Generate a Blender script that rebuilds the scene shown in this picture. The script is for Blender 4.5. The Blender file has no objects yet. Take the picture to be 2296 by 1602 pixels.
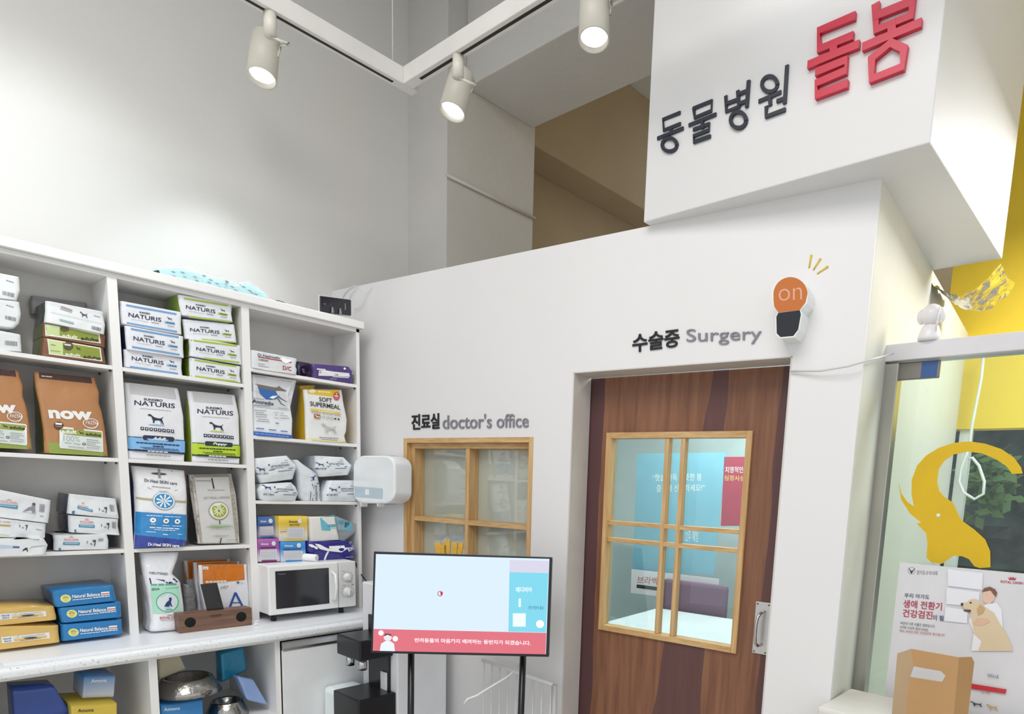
import bpy, bmesh, math, random
from mathutils import Vector, Matrix, noise
V = Vector
S = bpy.context.scene
COL = S.collection
random.seed(11)

# ------------------------------------------------------------------ camera
W, H = 2296, 1602
F, CX, CY = 1483.306, 1327.176, 1320.835          # focal length and principal point of the (cropped) photo
YAW, PITCH, ROLL = -.7006018, -.1499561, .0414192
EYE = V((0, 0, 1.5))
FWD = V((math.sin(YAW)*math.cos(PITCH), math.cos(YAW)*math.cos(PITCH), math.sin(PITCH)))
_r0 = V((math.cos(YAW), -math.sin(YAW), 0)); _u0 = _r0.cross(FWD)
RIGHT = math.cos(ROLL)*_r0 + math.sin(ROLL)*_u0
UP = -math.sin(ROLL)*_r0 + math.cos(ROLL)*_u0
cam = bpy.data.cameras.new('camera'); camo = bpy.data.objects.new('camera', cam); COL.objects.link(camo)
camo.matrix_world = Matrix(((RIGHT.x, UP.x, -FWD.x, EYE.x), (RIGHT.y, UP.y, -FWD.y, EYE.y), (RIGHT.z, UP.z, -FWD.z, EYE.z), (0, 0, 0, 1)))
cam.sensor_fit = 'HORIZONTAL'; cam.sensor_width = 36; cam.lens = F/W*36
cam.shift_x = -(CX-W/2)/W; cam.shift_y = (CY-H/2)/W
cam.clip_start = .02; cam.clip_end = 200
S.camera = camo

# ------------------------------------------------------------------ view, world
S.view_settings.view_transform = 'Standard'; S.view_settings.look = 'None'
S.view_settings.gamma = 1; S.view_settings.use_curve_mapping = False
S.view_settings.exposure = 0.08
S.cycles.max_bounces = 8; S.cycles.diffuse_bounces = 4; S.cycles.glossy_bounces = 4
S.cycles.transmission_bounces = 6; S.cycles.transparent_max_bounces = 12
S.cycles.caustics_reflective = False; S.cycles.caustics_refractive = False
S.cycles.sample_clamp_indirect = 6
wd = bpy.data.worlds.new('world'); S.world = wd; wd.use_nodes = True
bg = wd.node_tree.nodes['Background']
tc = wd.node_tree.nodes.new('ShaderNodeTexCoord'); sp = wd.node_tree.nodes.new('ShaderNodeSeparateXYZ')
cr = wd.node_tree.nodes.new('ShaderNodeValToRGB')
wd.node_tree.links.new(tc.outputs['Generated'], sp.inputs[0]); wd.node_tree.links.new(sp.outputs['Z'], cr.inputs[0]); wd.node_tree.links.new(cr.outputs[0], bg.inputs[0])
cr.color_ramp.elements[0].position = .0; cr.color_ramp.elements[0].color = (.62, .66, .70, 1)
cr.color_ramp.elements[1].position = .6; cr.color_ramp.elements[1].color = (.86, .93, 1.0, 1)
bg.inputs[1].default_value = 1.25

def lamp(name, kind, loc, target, power, color=(1, 1, 1), size=.1, size_y=None, angle=60, blend=.5, parent=None):
    l = bpy.data.lights.new(name, kind); l.energy = power; l.color = color
    if kind == 'AREA':
        l.size = size
        if size_y: l.shape = 'RECTANGLE'; l.size_y = size_y
    elif kind == 'SPOT':
        l.shadow_soft_size = size; l.spot_size = math.radians(angle); l.spot_blend = blend
    else: l.shadow_soft_size = size
    o = bpy.data.objects.new(name, l); COL.objects.link(o)
    o.location = loc; o.rotation_euler = (V(target)-V(loc)).to_track_quat('-Z', 'Y').to_euler()
    return o
# added fill lights; the hall one stands in for unseen ceiling lamps
lamp('hall_fill_light', 'AREA', (-.6, -.6, 3.95), (-.6, -.6, 0), 92, (1, .985, .96), 2.4, 2.4)
lamp('side_room_fill', 'AREA', (.2, 3.3, 2.9), (.2, 3.4, 0), 42, (.98, 1, 1), .9, .9)  # added to brighten the room behind the glass, no fixture built
lamp('office_fill', 'AREA', (-1.7, 3.0, 2.3), (-1.7, 3.1, 0), 34, (.98, 1, 1), .8, .8)  # added so the office behind the door is not dark

# ------------------------------------------------------------------ pixel -> point on a real plane
def ray(p):
    return RIGHT*((p[0]-CX)/F) - UP*((p[1]-CY)/F) + FWD
def px(P):
    q = V(P)-EYE; z = q.dot(FWD); return (CX+F*q.dot(RIGHT)/z, CY-F*q.dot(UP)/z)
def onplane(p, o, n):
    r = ray(p); o = V(o); n = V(n)
    return EYE + r*(((o-EYE).dot(n))/r.dot(n))
def onX(p, x): return onplane(p, (x, 0, 0), (1, 0, 0))
def onY(p, y): return onplane(p, (0, y, 0), (0, 1, 0))
def onZ(p, z): return onplane(p, (0, 0, z), (0, 0, 1))
def deep(p, d): return EYE + ray(p)*d
TH = .1207485                                     # the partition stands 6.9 degrees off the building grid
NP = V((-math.sin(TH), math.cos(TH), 0)); UPW = V((math.cos(TH), math.sin(TH), 0)); DP = 2.2
def onP(p, off=0): return onplane(p, NP*(DP-off), NP)      # off: towards the hall
def PP(s, z, off=0): return UPW*s + NP*(DP-off) + V((0, 0, z))
def Zm(x0, y0, s): return lambda *c: [(x0+c[i]/s, y0+c[i+1]/s) for i in range(0, len(c), 2)]

# ------------------------------------------------------------------ materials
def lin(h):
    h = h.lstrip('#'); c = [int(h[i:i+2], 16)/255 for i in (0, 2, 4)]
    return tuple(x/12.92 if x <= .04045 else ((x+.055)/1.055)**2.4 for x in c)
_M = {}
def M(h, rough=.5, metal=0, emit=0, coat=0, bump=0, bscale=40, var=.04, vscale=8, alpha=1, name=None):
    key = (h, rough, metal, emit, coat, bump, bscale, var, vscale, alpha)
    if key in _M: return _M[key]
    m = bpy.data.materials.new(name or 'mat_'+h.strip('#')); m.use_nodes = True
    nt = m.node_tree; b = nt.nodes['Principled BSDF']; c = lin(h)
    b.inputs['Roughness'].default_value = rough; b.inputs['Metallic'].default_value = metal
    b.inputs['Coat Weight'].default_value = coat; b.inputs['Coat Roughness'].default_value = .12
    if emit:
        b.inputs['Base Color'].default_value = (0, 0, 0, 1)
        b.inputs['Emission Color'].default_value = (*c, 1); b.inputs['Emission Strength'].default_value = emit
        b.inputs['Roughness'].default_value = .3
    else:
        tc = nt.nodes.new('ShaderNodeTexCoord'); n = nt.nodes.new('ShaderNodeTexNoise'); n.inputs['Scale'].default_value = vscale; n.inputs['Detail'].default_value = 4
        r = nt.nodes.new('ShaderNodeValToRGB'); nt.links.new(tc.outputs['Object'], n.inputs['Vector']); nt.links.new(n.outputs['Fac'], r.inputs[0])
        r.color_ramp.elements[0].position = .3; r.color_ramp.elements[1].position = .7
        r.color_ramp.elements[0].color = (*[x*(1-var) for x in c], 1); r.color_ramp.elements[1].color = (*[min(1, x*(1+var)) for x in c], 1)
        nt.links.new(r.outputs[0], b.inputs['Base Color'])
        if bump:
            n2 = nt.nodes.new('ShaderNodeTexNoise'); n2.inputs['Scale'].default_value = bscale; n2.inputs['Detail'].default_value = 3
            bp = nt.nodes.new('ShaderNodeBump'); bp.inputs['Strength'].default_value = bump; bp.inputs['Distance'].default_value = .02
            nt.links.new(tc.outputs['Object'], n2.inputs['Vector']); nt.links.new(n2.outputs['Fac'], bp.inputs['Height']); nt.links.new(bp.outputs[0], b.inputs['Normal'])
    b.inputs['Alpha'].default_value = alpha
    _M[key] = m; return m
def grad(c0, c1, z0, z1, rough=.4):
    """printed carton whose ink runs from c0 (low) to c1 (high)"""
    m = bpy.data.materials.new('carton_print'); m.use_nodes = True; nt = m.node_tree; b = nt.nodes['Principled BSDF']; b.inputs['Roughness'].default_value = rough
    tc = nt.nodes.new('ShaderNodeTexCoord'); sx = nt.nodes.new('ShaderNodeSeparateXYZ'); mr = nt.nodes.new('ShaderNodeMapRange'); r = nt.nodes.new('ShaderNodeValToRGB')
    mr.inputs['From Min'].default_value = z0; mr.inputs['From Max'].default_value = z1
    nt.links.new(tc.outputs['Object'], sx.inputs[0]); nt.links.new(sx.outputs['Z'], mr.inputs['Value']); nt.links.new(mr.outputs[0], r.inputs[0]); nt.links.new(r.outputs[0], b.inputs['Base Color'])
    r.color_ramp.elements[0].color = (*lin(c0), 1); r.color_ramp.elements[1].color = (*lin(c1), 1)
    return m
def glass(name, tint='#ffffff', refl=.1, film=0, filmcol='#dfe4dc', rough=.0):
    m = bpy.data.materials.new(name); m.use_nodes = True; nt = m.node_tree; nt.nodes.clear()
    out = nt.nodes.new('ShaderNodeOutputMaterial'); tr = nt.nodes.new('ShaderNodeBsdfTransparent'); gl = nt.nodes.new('ShaderNodeBsdfGlossy'); mx = nt.nodes.new('ShaderNodeMixShader')
    tr.inputs[0].default_value = (*lin(tint), 1); gl.inputs['Roughness'].default_value = rough
    lw = nt.nodes.new('ShaderNodeLayerWeight'); lw.inputs[0].default_value = .5
    ma = nt.nodes.new('ShaderNodeMath'); ma.operation = 'MULTIPLY_ADD'; ma.inputs[1].default_value = .16; ma.inputs[2].default_value = refl
    nz = nt.nodes.new('ShaderNodeTexNoise'); nz.inputs['Scale'].default_value = 2
    pw = nt.nodes.new('ShaderNodeMath'); pw.operation = 'POWER'; pw.inputs[1].default_value = 3
    nt.links.new(lw.outputs['Facing'], pw.inputs[0]); nt.links.new(pw.outputs[0], ma.inputs[0]); nt.links.new(ma.outputs[0], mx.inputs[0])
    src = tr.outputs[0]
    if film:
        df = nt.nodes.new('ShaderNodeBsdfDiffuse'); df.inputs[0].default_value = (*lin(filmcol), 1); m2 = nt.nodes.new('ShaderNodeMixShader'); m2.inputs[0].default_value = film
        nt.links.new(tr.outputs[0], m2.inputs[1]); nt.links.new(df.outputs[0], m2.inputs[2]); src = m2.outputs[0]
    nt.links.new(src, mx.inputs[1]); nt.links.new(gl.outputs[0], mx.inputs[2]); nt.links.new(mx.outputs[0], out.inputs[0])
    return m
def wood(name, a, b, dark=None, axis='Z', scale=6, bands=None, rough=.45):
    """long-grained wood; bands = list of (position, colour) across local X for broad veneer stripes"""
    m = bpy.data.materials.new(name); m.use_nodes = True; nt = m.node_tree; bs = nt.nodes['Principled BSDF']; bs.inputs['Roughness'].default_value = rough
    tc = nt.nodes.new('ShaderNodeTexCoord'); mp = nt.nodes.new('ShaderNodeMapping'); n = nt.nodes.new('ShaderNodeTexNoise'); r = nt.nodes.new('ShaderNodeValToRGB')
    sc = {'Z': (scale*6, scale*6, scale*.35), 'X': (scale*.35, scale*6, scale*6), 'Y': (scale*6, scale*.35, scale*6)}[axis]
    mp.inputs['Scale'].default_value = sc; n.inputs['Scale'].default_value = 1.2; n.inputs['Detail'].default_value = 6; n.inputs['Roughness'].default_value = .6
    nt.links.new(tc.outputs['Object'], mp.inputs[0]); nt.links.new(mp.outputs[0], n.inputs['Vector']); nt.links.new(n.outputs['Fac'], r.inputs[0])
    r.color_ramp.elements[0].position = .3; r.color_ramp.elements[1].position = .72
    r.color_ramp.elements[0].color = (*lin(a), 1); r.color_ramp.elements[1].color = (*lin(b), 1)
    col = r.outputs[0]
    if bands:
        sx = nt.nodes.new('ShaderNodeSeparateXYZ'); nt.links.new(tc.outputs['Object'], sx.inputs[0])
        n2 = nt.nodes.new('ShaderNodeTexNoise'); n2.inputs['Scale'].default_value = 2.2; n2.inputs['Detail'].default_value = 5; nt.links.new(tc.outputs['Object'], n2.inputs['Vector'])
        ad = nt.nodes.new('ShaderNodeMath'); ad.operation = 'MULTIPLY_ADD'; ad.inputs[1].default_value = .05; nt.links.new(n2.outputs['Fac'], ad.inputs[0]); nt.links.new(sx.outputs['X'], ad.inputs[2])
        rb = nt.nodes.new('ShaderNodeValToRGB'); rb.color_ramp.interpolation = 'CONSTANT'; nt.links.new(ad.outputs[0], rb.inputs[0])
        e = rb.color_ramp.elements; e[0].position = 0; e[0].color = (*[bands[0][1]]*3, 1); e.remove(e[1])
        for p, f in bands[1:]:
            k = e.new(p); k.color = (f, f, f, 1)
        mx = nt.nodes.new('ShaderNodeMix'); mx.data_type = 'RGBA'; mx.blend_type = 'MIX'
        dk = nt.nodes.new('ShaderNodeRGB'); dk.outputs[0].default_value = (*lin(dark), 1)
        nt.links.new(rb.outputs[0], mx.inputs['Factor']); nt.links.new(col, mx.inputs['A']); nt.links.new(dk.outputs[0], mx.inputs['B']); col = mx.outputs['Result']
    nt.links.new(col, bs.inputs['Base Color'])
    return m

# ------------------------------------------------------------------ mesh building
class MB:
    def __init__(s): s.v = []; s.f = []; s.mi = []; s.ms = []; s.sm = []
    def mat(s, m):
        if m not in s.ms: s.ms.append(m)
        return s.ms.index(m)
    def add(s, vs, fs, m, smooth=False):
        o = len(s.v); s.v += [V(x) for x in vs]; k = s.mat(m)
        for f in fs: s.f.append([i+o for i in f]); s.mi.append(k); s.sm.append(smooth)
    def bm(s, b, m, smooth=False):
        b.verts.index_update(); s.add([v.co.copy() for v in b.verts], [[v.index for v in f.verts] for f in b.faces], m, smooth); b.free()
    def box(s, lo, hi, m, bev=0, mat4=None, seg=2):
        b = bmesh.new(); bmesh.ops.create_cube(b, size=1)
        lo, hi = V(lo), V(hi)
        for v in b.verts: v.co = V((lo[i] if v.co[i] < 0 else hi[i] for i in range(3)))
        if bev: bmesh.ops.bevel(b, geom=list(b.edges), offset=bev, segments=seg, affect='EDGES', profile=.5)
        if mat4 is not None: bmesh.ops.transform(b, matrix=mat4, verts=b.verts)
        bmesh.ops.recalc_face_normals(b, faces=b.faces)
        s.bm(b, m); return s
    def slab(s, pts, d, m, bev=0, smooth=False):
        """polygon pts extruded by vector d"""
        b = bmesh.new(); d = V(d); vs = [b.verts.new(V(p)) for p in pts]; f = b.faces.new(vs)
        r = bmesh.ops.extrude_face_region(b, geom=[f]); nv = [g for g in r['geom'] if isinstance(g, bmesh.types.BMVert)]
        bmesh.ops.translate(b, vec=d, verts=nv)
        if bev: bmesh.ops.bevel(b, geom=list(b.edges), offset=bev, segments=2, affect='EDGES', profile=.5)
        bmesh.ops.recalc_face_normals(b, faces=b.faces); s.bm(b, m, smooth); return s
    def tube(s, pts, r, m, n=10, cap=True):
        pts = [V(p) for p in pts]; rr = r if isinstance(r, (list, tuple)) else [r]*len(pts)
        vs = []; a = None
        for i, p in enumerate(pts):
            t = (pts[min(i+1, len(pts)-1)]-pts[max(i-1, 0)]).normalized()
            if a is None: a = t.orthogonal().normalized()
            a = (a - t*a.dot(t)).normalized(); b = t.cross(a)
            for k in range(n):
                an = 2*math.pi*k/n; vs.append(p+(a*math.cos(an)+b*math.sin(an))*rr[i])
        fs = [[i*n+k, i*n+(k+1) % n, (i+1)*n+(k+1) % n, (i+1)*n+k] for i in range(len(pts)-1) for k in range(n)]
        if cap: fs += [list(range(n))[::-1], [(len(pts)-1)*n+k for k in range(n)]]
        s.add(vs, fs, m, True); return s
    def lathe(s, prof, c, axis, m, n=28, smooth=True):
        """prof: (radius, height) along axis from c"""
        ax = V(axis).normalized(); a = ax.orthogonal().normalized(); b = ax.cross(a); c = V(c); vs = []
        for r, h in prof:
            for k in range(n):
                an = 2*math.pi*k/n; vs.append(c+ax*h+(a*math.cos(an)+b*math.sin(an))*r)
        fs = [[i*n+k, i*n+(k+1) % n, (i+1)*n+(k+1) % n, (i+1)*n+k] for i in range(len(prof)-1) for k in range(n)]
        if prof[0][0] > 1e-6: fs.append(list(range(n))[::-1])
        if prof[-1][0] > 1e-6: fs.append([(len(prof)-1)*n+k for k in range(n)])
        s.add(vs, fs, m, smooth); return s
    def ball(s, c, r, m, seg=20, sq=(1, 1, 1)):
        b = bmesh.new(); bmesh.ops.create_uvsphere(b, u_segments=seg, v_segments=seg//2, radius=1)
        rr = r if not isinstance(r, (int, float)) else (r*sq[0], r*sq[1], r*sq[2])
        for v in b.verts: v.co = V(c)+V((v.co.x*rr[0], v.co.y*rr[1], v.co.z*rr[2]))
        s.bm(b, m, True); return s
    def grid(s, fn, nu, nv, m, smooth=True):
        vs = [fn(i/nu, j/nv) for j in range(nv+1) for i in range(nu+1)]
        fs = [[j*(nu+1)+i, j*(nu+1)+i+1, (j+1)*(nu+1)+i+1, (j+1)*(nu+1)+i] for j in range(nv) for i in range(nu)]
        s.add(vs, fs, m, smooth); return s
    def build(s, name, parent=None, origin=None):
        me = bpy.data.meshes.new(name)
        o = bpy.data.objects.new(name, me); COL.objects.link(o)
        po = V((0, 0, 0))
        if parent is not None: po = WL[parent.name]
        if origin is None:
            if s.v:
                lo = V((min(v[i] for v in s.v) for i in range(3))); hi = V((max(v[i] for v in s.v) for i in range(3)))
                origin = V(((lo.x+hi.x)/2, (lo.y+hi.y)/2, lo.z))
            else: origin = V((0, 0, 0))
        origin = V(origin)
        me.from_pydata([v-origin for v in s.v], [], s.f)
        for m in s.ms: me.materials.append(m)
        me.polygons.foreach_set('material_index', s.mi); me.polygons.foreach_set('use_smooth', s.sm)
        me.update()
        o.location = origin-po; WL[o.name] = origin
        if parent is not None: o.parent = parent
        return o
WL = {}
def empty(name, loc):
    o = bpy.data.objects.new(name, None); COL.objects.link(o); o.location = loc; o.empty_display_size = .05; WL[o.name] = V(loc); return o
def tag(o, label, cat, group=None, kind=None):
    o['label'] = label; o['category'] = cat
    if group: o['group'] = group
    if kind: o['kind'] = kind
    return o
def struct(o, label=None):
    o['kind'] = 'structure'
    if label: o['label'] = label
    return o

# ------------------------------------------------------------------ printing on surfaces
_T = {}
def glyphs(txt, bold=0, res=3):
    k = (txt, bold, res)
    if k not in _T:
        c = bpy.data.curves.new('t', 'FONT'); c.body = txt; c.resolution_u = res; c.offset = bold
        o = bpy.data.objects.new('t', c); COL.objects.link(o)
        dg = bpy.context.evaluated_depsgraph_get(); e = o.evaluated_get(dg); me = e.to_mesh()
        vs = [(v.co.x, v.co.y) for v in me.vertices]; fs = [list(p.vertices) for p in me.polygons]
        e.to_mesh_clear(); bpy.data.objects.remove(o); bpy.data.curves.remove(c)
        x0 = min(v[0] for v in vs); x1 = max(v[0] for v in vs); y0 = min(v[1] for v in vs); y1 = max(v[1] for v in vs)
        _T[k] = ([((x-x0)/(x1-x0), (y-y0)/(y1-y0)) for x, y in vs], fs)
    return _T[k]
def homog(q):
    """homography from 4 pixel corners (TL,TR,BR,BL) to the unit square: returns f(p)->(u,v)"""
    src = q; dst = [(0, 0), (1, 0), (1, 1), (0, 1)]
    A = []; B = []
    for (x, y), (u, v) in zip(src, dst):
        A.append([x, y, 1, 0, 0, 0, -u*x, -u*y]); B.append(u); A.append([0, 0, 0, x, y, 1, -v*x, -v*y]); B.append(v)
    n = 8
    for i in range(n):
        p = max(range(i, n), key=lambda r: abs(A[r][i])); A[i], A[p] = A[p], A[i]; B[i], B[p] = B[p], B[i]
        for r in range(n):
            if r != i:
                t = A[r][i]/A[i][i]
                if t: A[r] = [a-t*b for a, b in zip(A[r], A[i])]; B[r] -= t*B[i]
    h = [B[i]/A[i][i] for i in range(n)]
    def f(p):
        x, y = p; w = h[6]*x+h[7]*y+1
        return ((h[0]*x+h[1]*y+h[2])/w, (h[3]*x+h[4]*y+h[5])/w)
    return f
class Print:
    """collects flat marks given in pixels and lays them on a surface: put(p, off) -> point"""
    def __init__(s, put, step=.00025, base=.0004): s.put = put; s.mb = MB(); s.k = base; s.step = step
    def _lay(s, pts, fs, m): s.mb.add([s.put(p, s.k) for p in pts], fs, m)
    def up(s): s.k += s.step
    def quad(s, q, m, nu=8, nv=4):
        """four px corners TL TR BR BL"""
        a, b, c, d = [V(p) for p in q]; pts = []
        for j in range(nv+1):
            for i in range(nu+1):
                u, v = i/nu, j/nv; pts.append((a*(1-u)+b*u)*(1-v)+(d*(1-u)+c*u)*v)
        s._lay(pts, [[j*(nu+1)+i, (j+1)*(nu+1)+i, (j+1)*(nu+1)+i+1, j*(nu+1)+i+1] for j in range(nv) for i in range(nu)], m); s.up()
    def poly(s, pts, m):
        s._lay(pts, [list(range(len(pts)))[::-1]], m); s.up()
    def ell(s, c, rx, ry, m, rot=0, n=24, ring=0):
        c = V(c); pts = []; cr, sr = math.cos(rot), math.sin(rot)
        for k in range(n):
            a = 2*math.pi*k/n; x, y = rx*math.cos(a), ry*math.sin(a); pts.append(c+V((x*cr-y*sr, x*sr+y*cr)))
        if ring:
            q = [c+(p-c)*(1-ring) for p in pts]; s._lay(pts+q, [[k, n+k, n+(k+1) % n, (k+1) % n] for k in range(n)], m)
        else: s._lay(pts, [list(range(n))[::-1]], m)
        s.up()
    def line(s, pts, w, m, taper=None):
        """polyline stroke of px width w"""
        pts = [V(p) for p in pts]; L = []; R = []
        for i, p in enumerate(pts):
            t = (pts[min(i+1, len(pts)-1)]-pts[max(i-1, 0)]).normalized(); n = V((-t.y, t.x)); ww = w if taper is None else w*taper[i]
            L.append(p+n*ww/2); R.append(p-n*ww/2)
        k = len(pts); s._lay(L+R, [[i, i+1, k+i+1, k+i] for i in range(k-1)], m); s.up()
    def text(s, t, bl, br, tl, m, bold=0, shear=0):
        """ink box of the text: bottom-left, bottom-right and top-left px corners"""
        vs, fs = glyphs(t, bold); bl, br, tl = V(bl), V(br), V(tl); X = br-bl; Y = tl-bl
        s._lay([bl+X*(x+shear*y)+Y*y for x, y in vs], fs, m); s.up()
    def dashes(s, a, b, h, m, n=6, seed=1):
        """a line of unreadably small print, as the photo shows it: a broken thin bar"""
        rnd = random.Random(seed); a, b = V(a), V(b); d = b-a; nn = V((-d.y, d.x)).normalized()*h/2; x = 0; pts = []; fs = []
        ws = [rnd.uniform(.6, 1.6) for _ in range(n)]; tot = sum(ws)*1.18
        for w in ws:
            w /= tot; p, q = a+d*x, a+d*(x+w); k = len(pts); pts += [p-nn, q-nn, q+nn, p+nn]; fs.append([k+3, k+2, k+1, k]); x += w*1.18
        s._lay(pts, fs, m); s.up()
    def build(s, parent, name='front_print'): return s.mb.build(name, parent)
def planar(fn, n):
    n = V(n).normalized()
    return lambda p, off: fn(p)+n*off

def polyline(pts):
    """arc-length parametrised interpolation along px points: f(t), t in 0..1"""
    pts = [V(p) for p in pts]; L = [0]
    for a, b in zip(pts, pts[1:]): L.append(L[-1]+(b-a).length)
    def f(t):
        d = t*L[-1]
        for i in range(len(pts)-1):
            if d <= L[i+1] or i == len(pts)-2:
                w = (d-L[i])/max(1e-9, L[i+1]-L[i]); return pts[i]*(1-w)+pts[i+1]*w
    return f
class Bag:
    """soft pack: front outline from left/right px edges on planes x = xf (per row), depth profile, rounded section, wrinkles"""
    def __init__(s, name, left, right, xf, depth, m, parent=None, rc=.012, wr=.0025, fr=8, bulge=.0, nv=28, seed=0, proj=None, back=(-1, 0, 0), xtop=None, side=None, lim=None):
        s.Lf, s.Rf = polyline(left), polyline(right); s.xf = xf; s.xtop = xf if xtop is None else xtop
        s.proj = proj or (lambda p, v: onX(p, s.xtop+(s.xf-s.xtop)*v)); s.bk = V(back); s.rc = rc; s.wr = wr; s.fr = fr; s.bulge = bulge; s.seed = seed*7.3
        s.lim = lim
        s.dp = depth if callable(depth) else (lambda v: depth)
        s.uv = homog([left[0], right[0], right[-1], left[-1]])
        rows = []; nv_ = nv
        for j in range(nv_+1): rows.append(s.ring(j/nv_))
        n = len(rows[0]); mb = MB()
        fs = [[j*n+k, (j+1)*n+k, (j+1)*n+(k+1) % n, j*n+(k+1) % n] for j in range(nv_) for k in range(n)]
        fs += [list(range(n)), [nv_*n+k for k in range(n)][::-1]]
        mb.add([p for r in rows for p in r], fs, m, True)
        if side:
            ks = mb.mat(side)
            for i, f in enumerate(mb.f[:nv_*n]):
                if (i % n) in (n-1, n-2, n-3, n-4, n-5, n-6, 30, 31, 32, 33, 34, 35): mb.mi[i] = ks
        s.o = mb.build(name, parent)
        s.pr = Print(s.put)
    def frame(s, v):
        L, R = s.proj(s.Lf(v), v), s.proj(s.Rf(v), v); return L, R
    def wrk(s, p, v):
        e = min(1, 4*min(v, 1-v)+.25)
        q = p*s.fr+V((s.seed, s.seed*1.7, -s.seed)); return s.bk*(-(noise.noise(q)*.7+noise.noise(q*2.3)*.45)*s.wr*e*2)
    def ring(s, v):
        L, R = s.frame(v); w = (R-L).length; d = max(.003, s.dp(v)); rc = min(s.rc, d*.49, w*.4); X = (R-L)/w; pts = []
        for k in range(5):                                   # left front corner
            a = math.pi/2*k/4; pts.append((rc*(1-math.sin(a)), rc*(1-math.cos(a))))
        pts = pts[::-1]
        fr = [(rc+(w-2*rc)*i/22, 0) for i in range(1, 22)]
        rt = [(w-a, b) for a, b in pts[::-1]]
        bkp = [(w-a, d-b) for a, b in pts]
        bf = [(w-rc-(w-2*rc)*i/6, d) for i in range(1, 6)]
        bl = [(a, d-b) for a, b in pts[::-1]]
        out = []
        for x, y in pts+fr+rt+bkp+bf+bl:
            p = L+X*x+s.bk*y
            u = x/w
            if y < d*.5: p = p-s.bk*(s.bulge*max(0, 4*u*(1-u))*math.sin(math.pi*min(1, max(0, v))))
            out.append(s.clamp(p+s.wrk(p, v)))
        return out
    def clamp(s, p):
        if not s.lim: return p
        a, b, c, d, e = s.lim; return V((max(p.x, e), min(max(p.y, a), b), min(max(p.z, c), d)))
    def surf(s, u, v, off, b=None):
        vc = min(1, max(0, v)); L, R = s.frame(vc); w = (R-L).length; X = (R-L)/w; d = max(.003, s.dp(vc)); rc = min(s.rc, d*.49, w*.4); x = u*w
        y = 0
        e = rc-x if x < rc else (x-(w-rc) if x > w-rc else 0)
        if e > 0: e = min(e, rc*.999); y = rc-math.sqrt(rc*rc-e*e)
        p = (L+X*x if b is None else b)+s.bk*y; p = p-s.bk*(s.bulge*max(0, 4*u*(1-u))*math.sin(math.pi*vc)); p = p+s.wrk(p, vc)
        return s.clamp(p)-s.bk*off
    def put(s, p, off):
        lo, hi = 0., 1.; q = V(p)
        for _ in range(18):                                  # the row whose px line runs through p
            v = (lo+hi)/2; a, b = s.Lf(v), s.Rf(v); c = b-a
            if c.x*(q.y-a.y)-c.y*(q.x-a.x) > 0: lo = v
            else: hi = v
        L, R = s.frame(v); b = s.proj(p, v); X = (R-L).normalized(); w = (R-L).length
        return s.surf((b-L).dot(X)/w, v, off+.0006, b)
    def done(s, *a, **k):
        if s.pr.mb.v: s.pr.build(s.o)
        return tag(s.o, *a, **k)
# ================================================================== the shell
WALL = M('#dedcd9', .75, bump=.06, bscale=25, var=.012, vscale=1.5)
PLASTER = M('#cfccc7', .85, bump=.22, bscale=14, var=.03, vscale=2.2)
PART = M('#e6e4e4', .55, bump=.03, bscale=18, var=.01, vscale=1.2)
BOX = M('#dddcdc', .5, var=.012, vscale=1.0)
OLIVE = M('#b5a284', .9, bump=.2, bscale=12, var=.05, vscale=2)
WHITE = M('#eceae8', .35, var=.01)
WA, YC, XE = -3.33, 2.26, -2.988                  # wall A plane, front of the corner column, its side face
ZP = 2.436                                        # top of the partition

struct(MB().box((-3.6, -4, -.08), (3.2, 7, 0), M('#c9c4bb', .45, var=.05, vscale=3)).build('floor'))
struct(MB().box((-3.6, -4, 4.2), (3.2, 4.4, 4.3), PLASTER).build('ceiling'))
struct(MB().box((-3.5, -4, 0), (WA, YC+.6, 4.2), WALL).build('wall_left'))
# corner column and the beam it carries
struct(MB().box((WA-.1, YC, 0), (XE, 2.872, 4.2), PLASTER).build('column'))
b = MB(); b.box((XE, 2.375, 3.511), (1.6, 2.853, 4.2), PLASTER, .006); struct(b.build('beam'))
# dim void above the office, behind the beam: back wall, wall beam
b = MB(); b.box((-3.5, 2.872, 2.2), (WA, 6.2, 4.2), OLIVE); struct(b.build('wall_void'))
z2 = onX((1300, 443), WA).z; xb = onZ((1312, 392), z2).x
b = MB(); b.box((WA, 2.872, z2), (xb, 6.2, 4.2), OLIVE, .006); struct(b.build('beam_void'))
struct(MB().box((-3.4, 6.2, 2.2), (-.4, 6.3, 4.2), OLIVE).build('wall_void_back'))

# partition: face plate with a doorway and a window opening, thickness .12
S0, S1 = -2.93, (onP((1976, 400))).dot(UPW)
DS0, DS1, DZ = -1.571, -.7045, 1.95
WS0, WS1, WZ0, WZ1 = -2.552, -1.761, .95, 1.702
def pbox(mb, s0, s1, z0, z1, d0, d1, m, bev=0):
    """box in partition coordinates: along s, up z, d = depth behind the face (negative: in front)"""
    R = Matrix(((UPW.x, NP.x, 0, 0), (UPW.y, NP.y, 0, 0), (0, 0, 1, 0), (0, 0, 0, 1)))
    mb.box((s0, DP+d0, z0), (s1, DP+d1, z1), m, bev, R); return mb
b = MB(); T = .12
SL = -3.09
for a in ((SL, WS0, 0, ZP), (WS0, WS1, 0, WZ0), (WS0, WS1, WZ1, ZP), (WS1, DS0, 0, ZP), (DS0, DS1, DZ, ZP), (DS1, S1, 0, ZP)):
    pbox(b, *a, 0, T, PART)
struct(b.build('wall_partition'))
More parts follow.
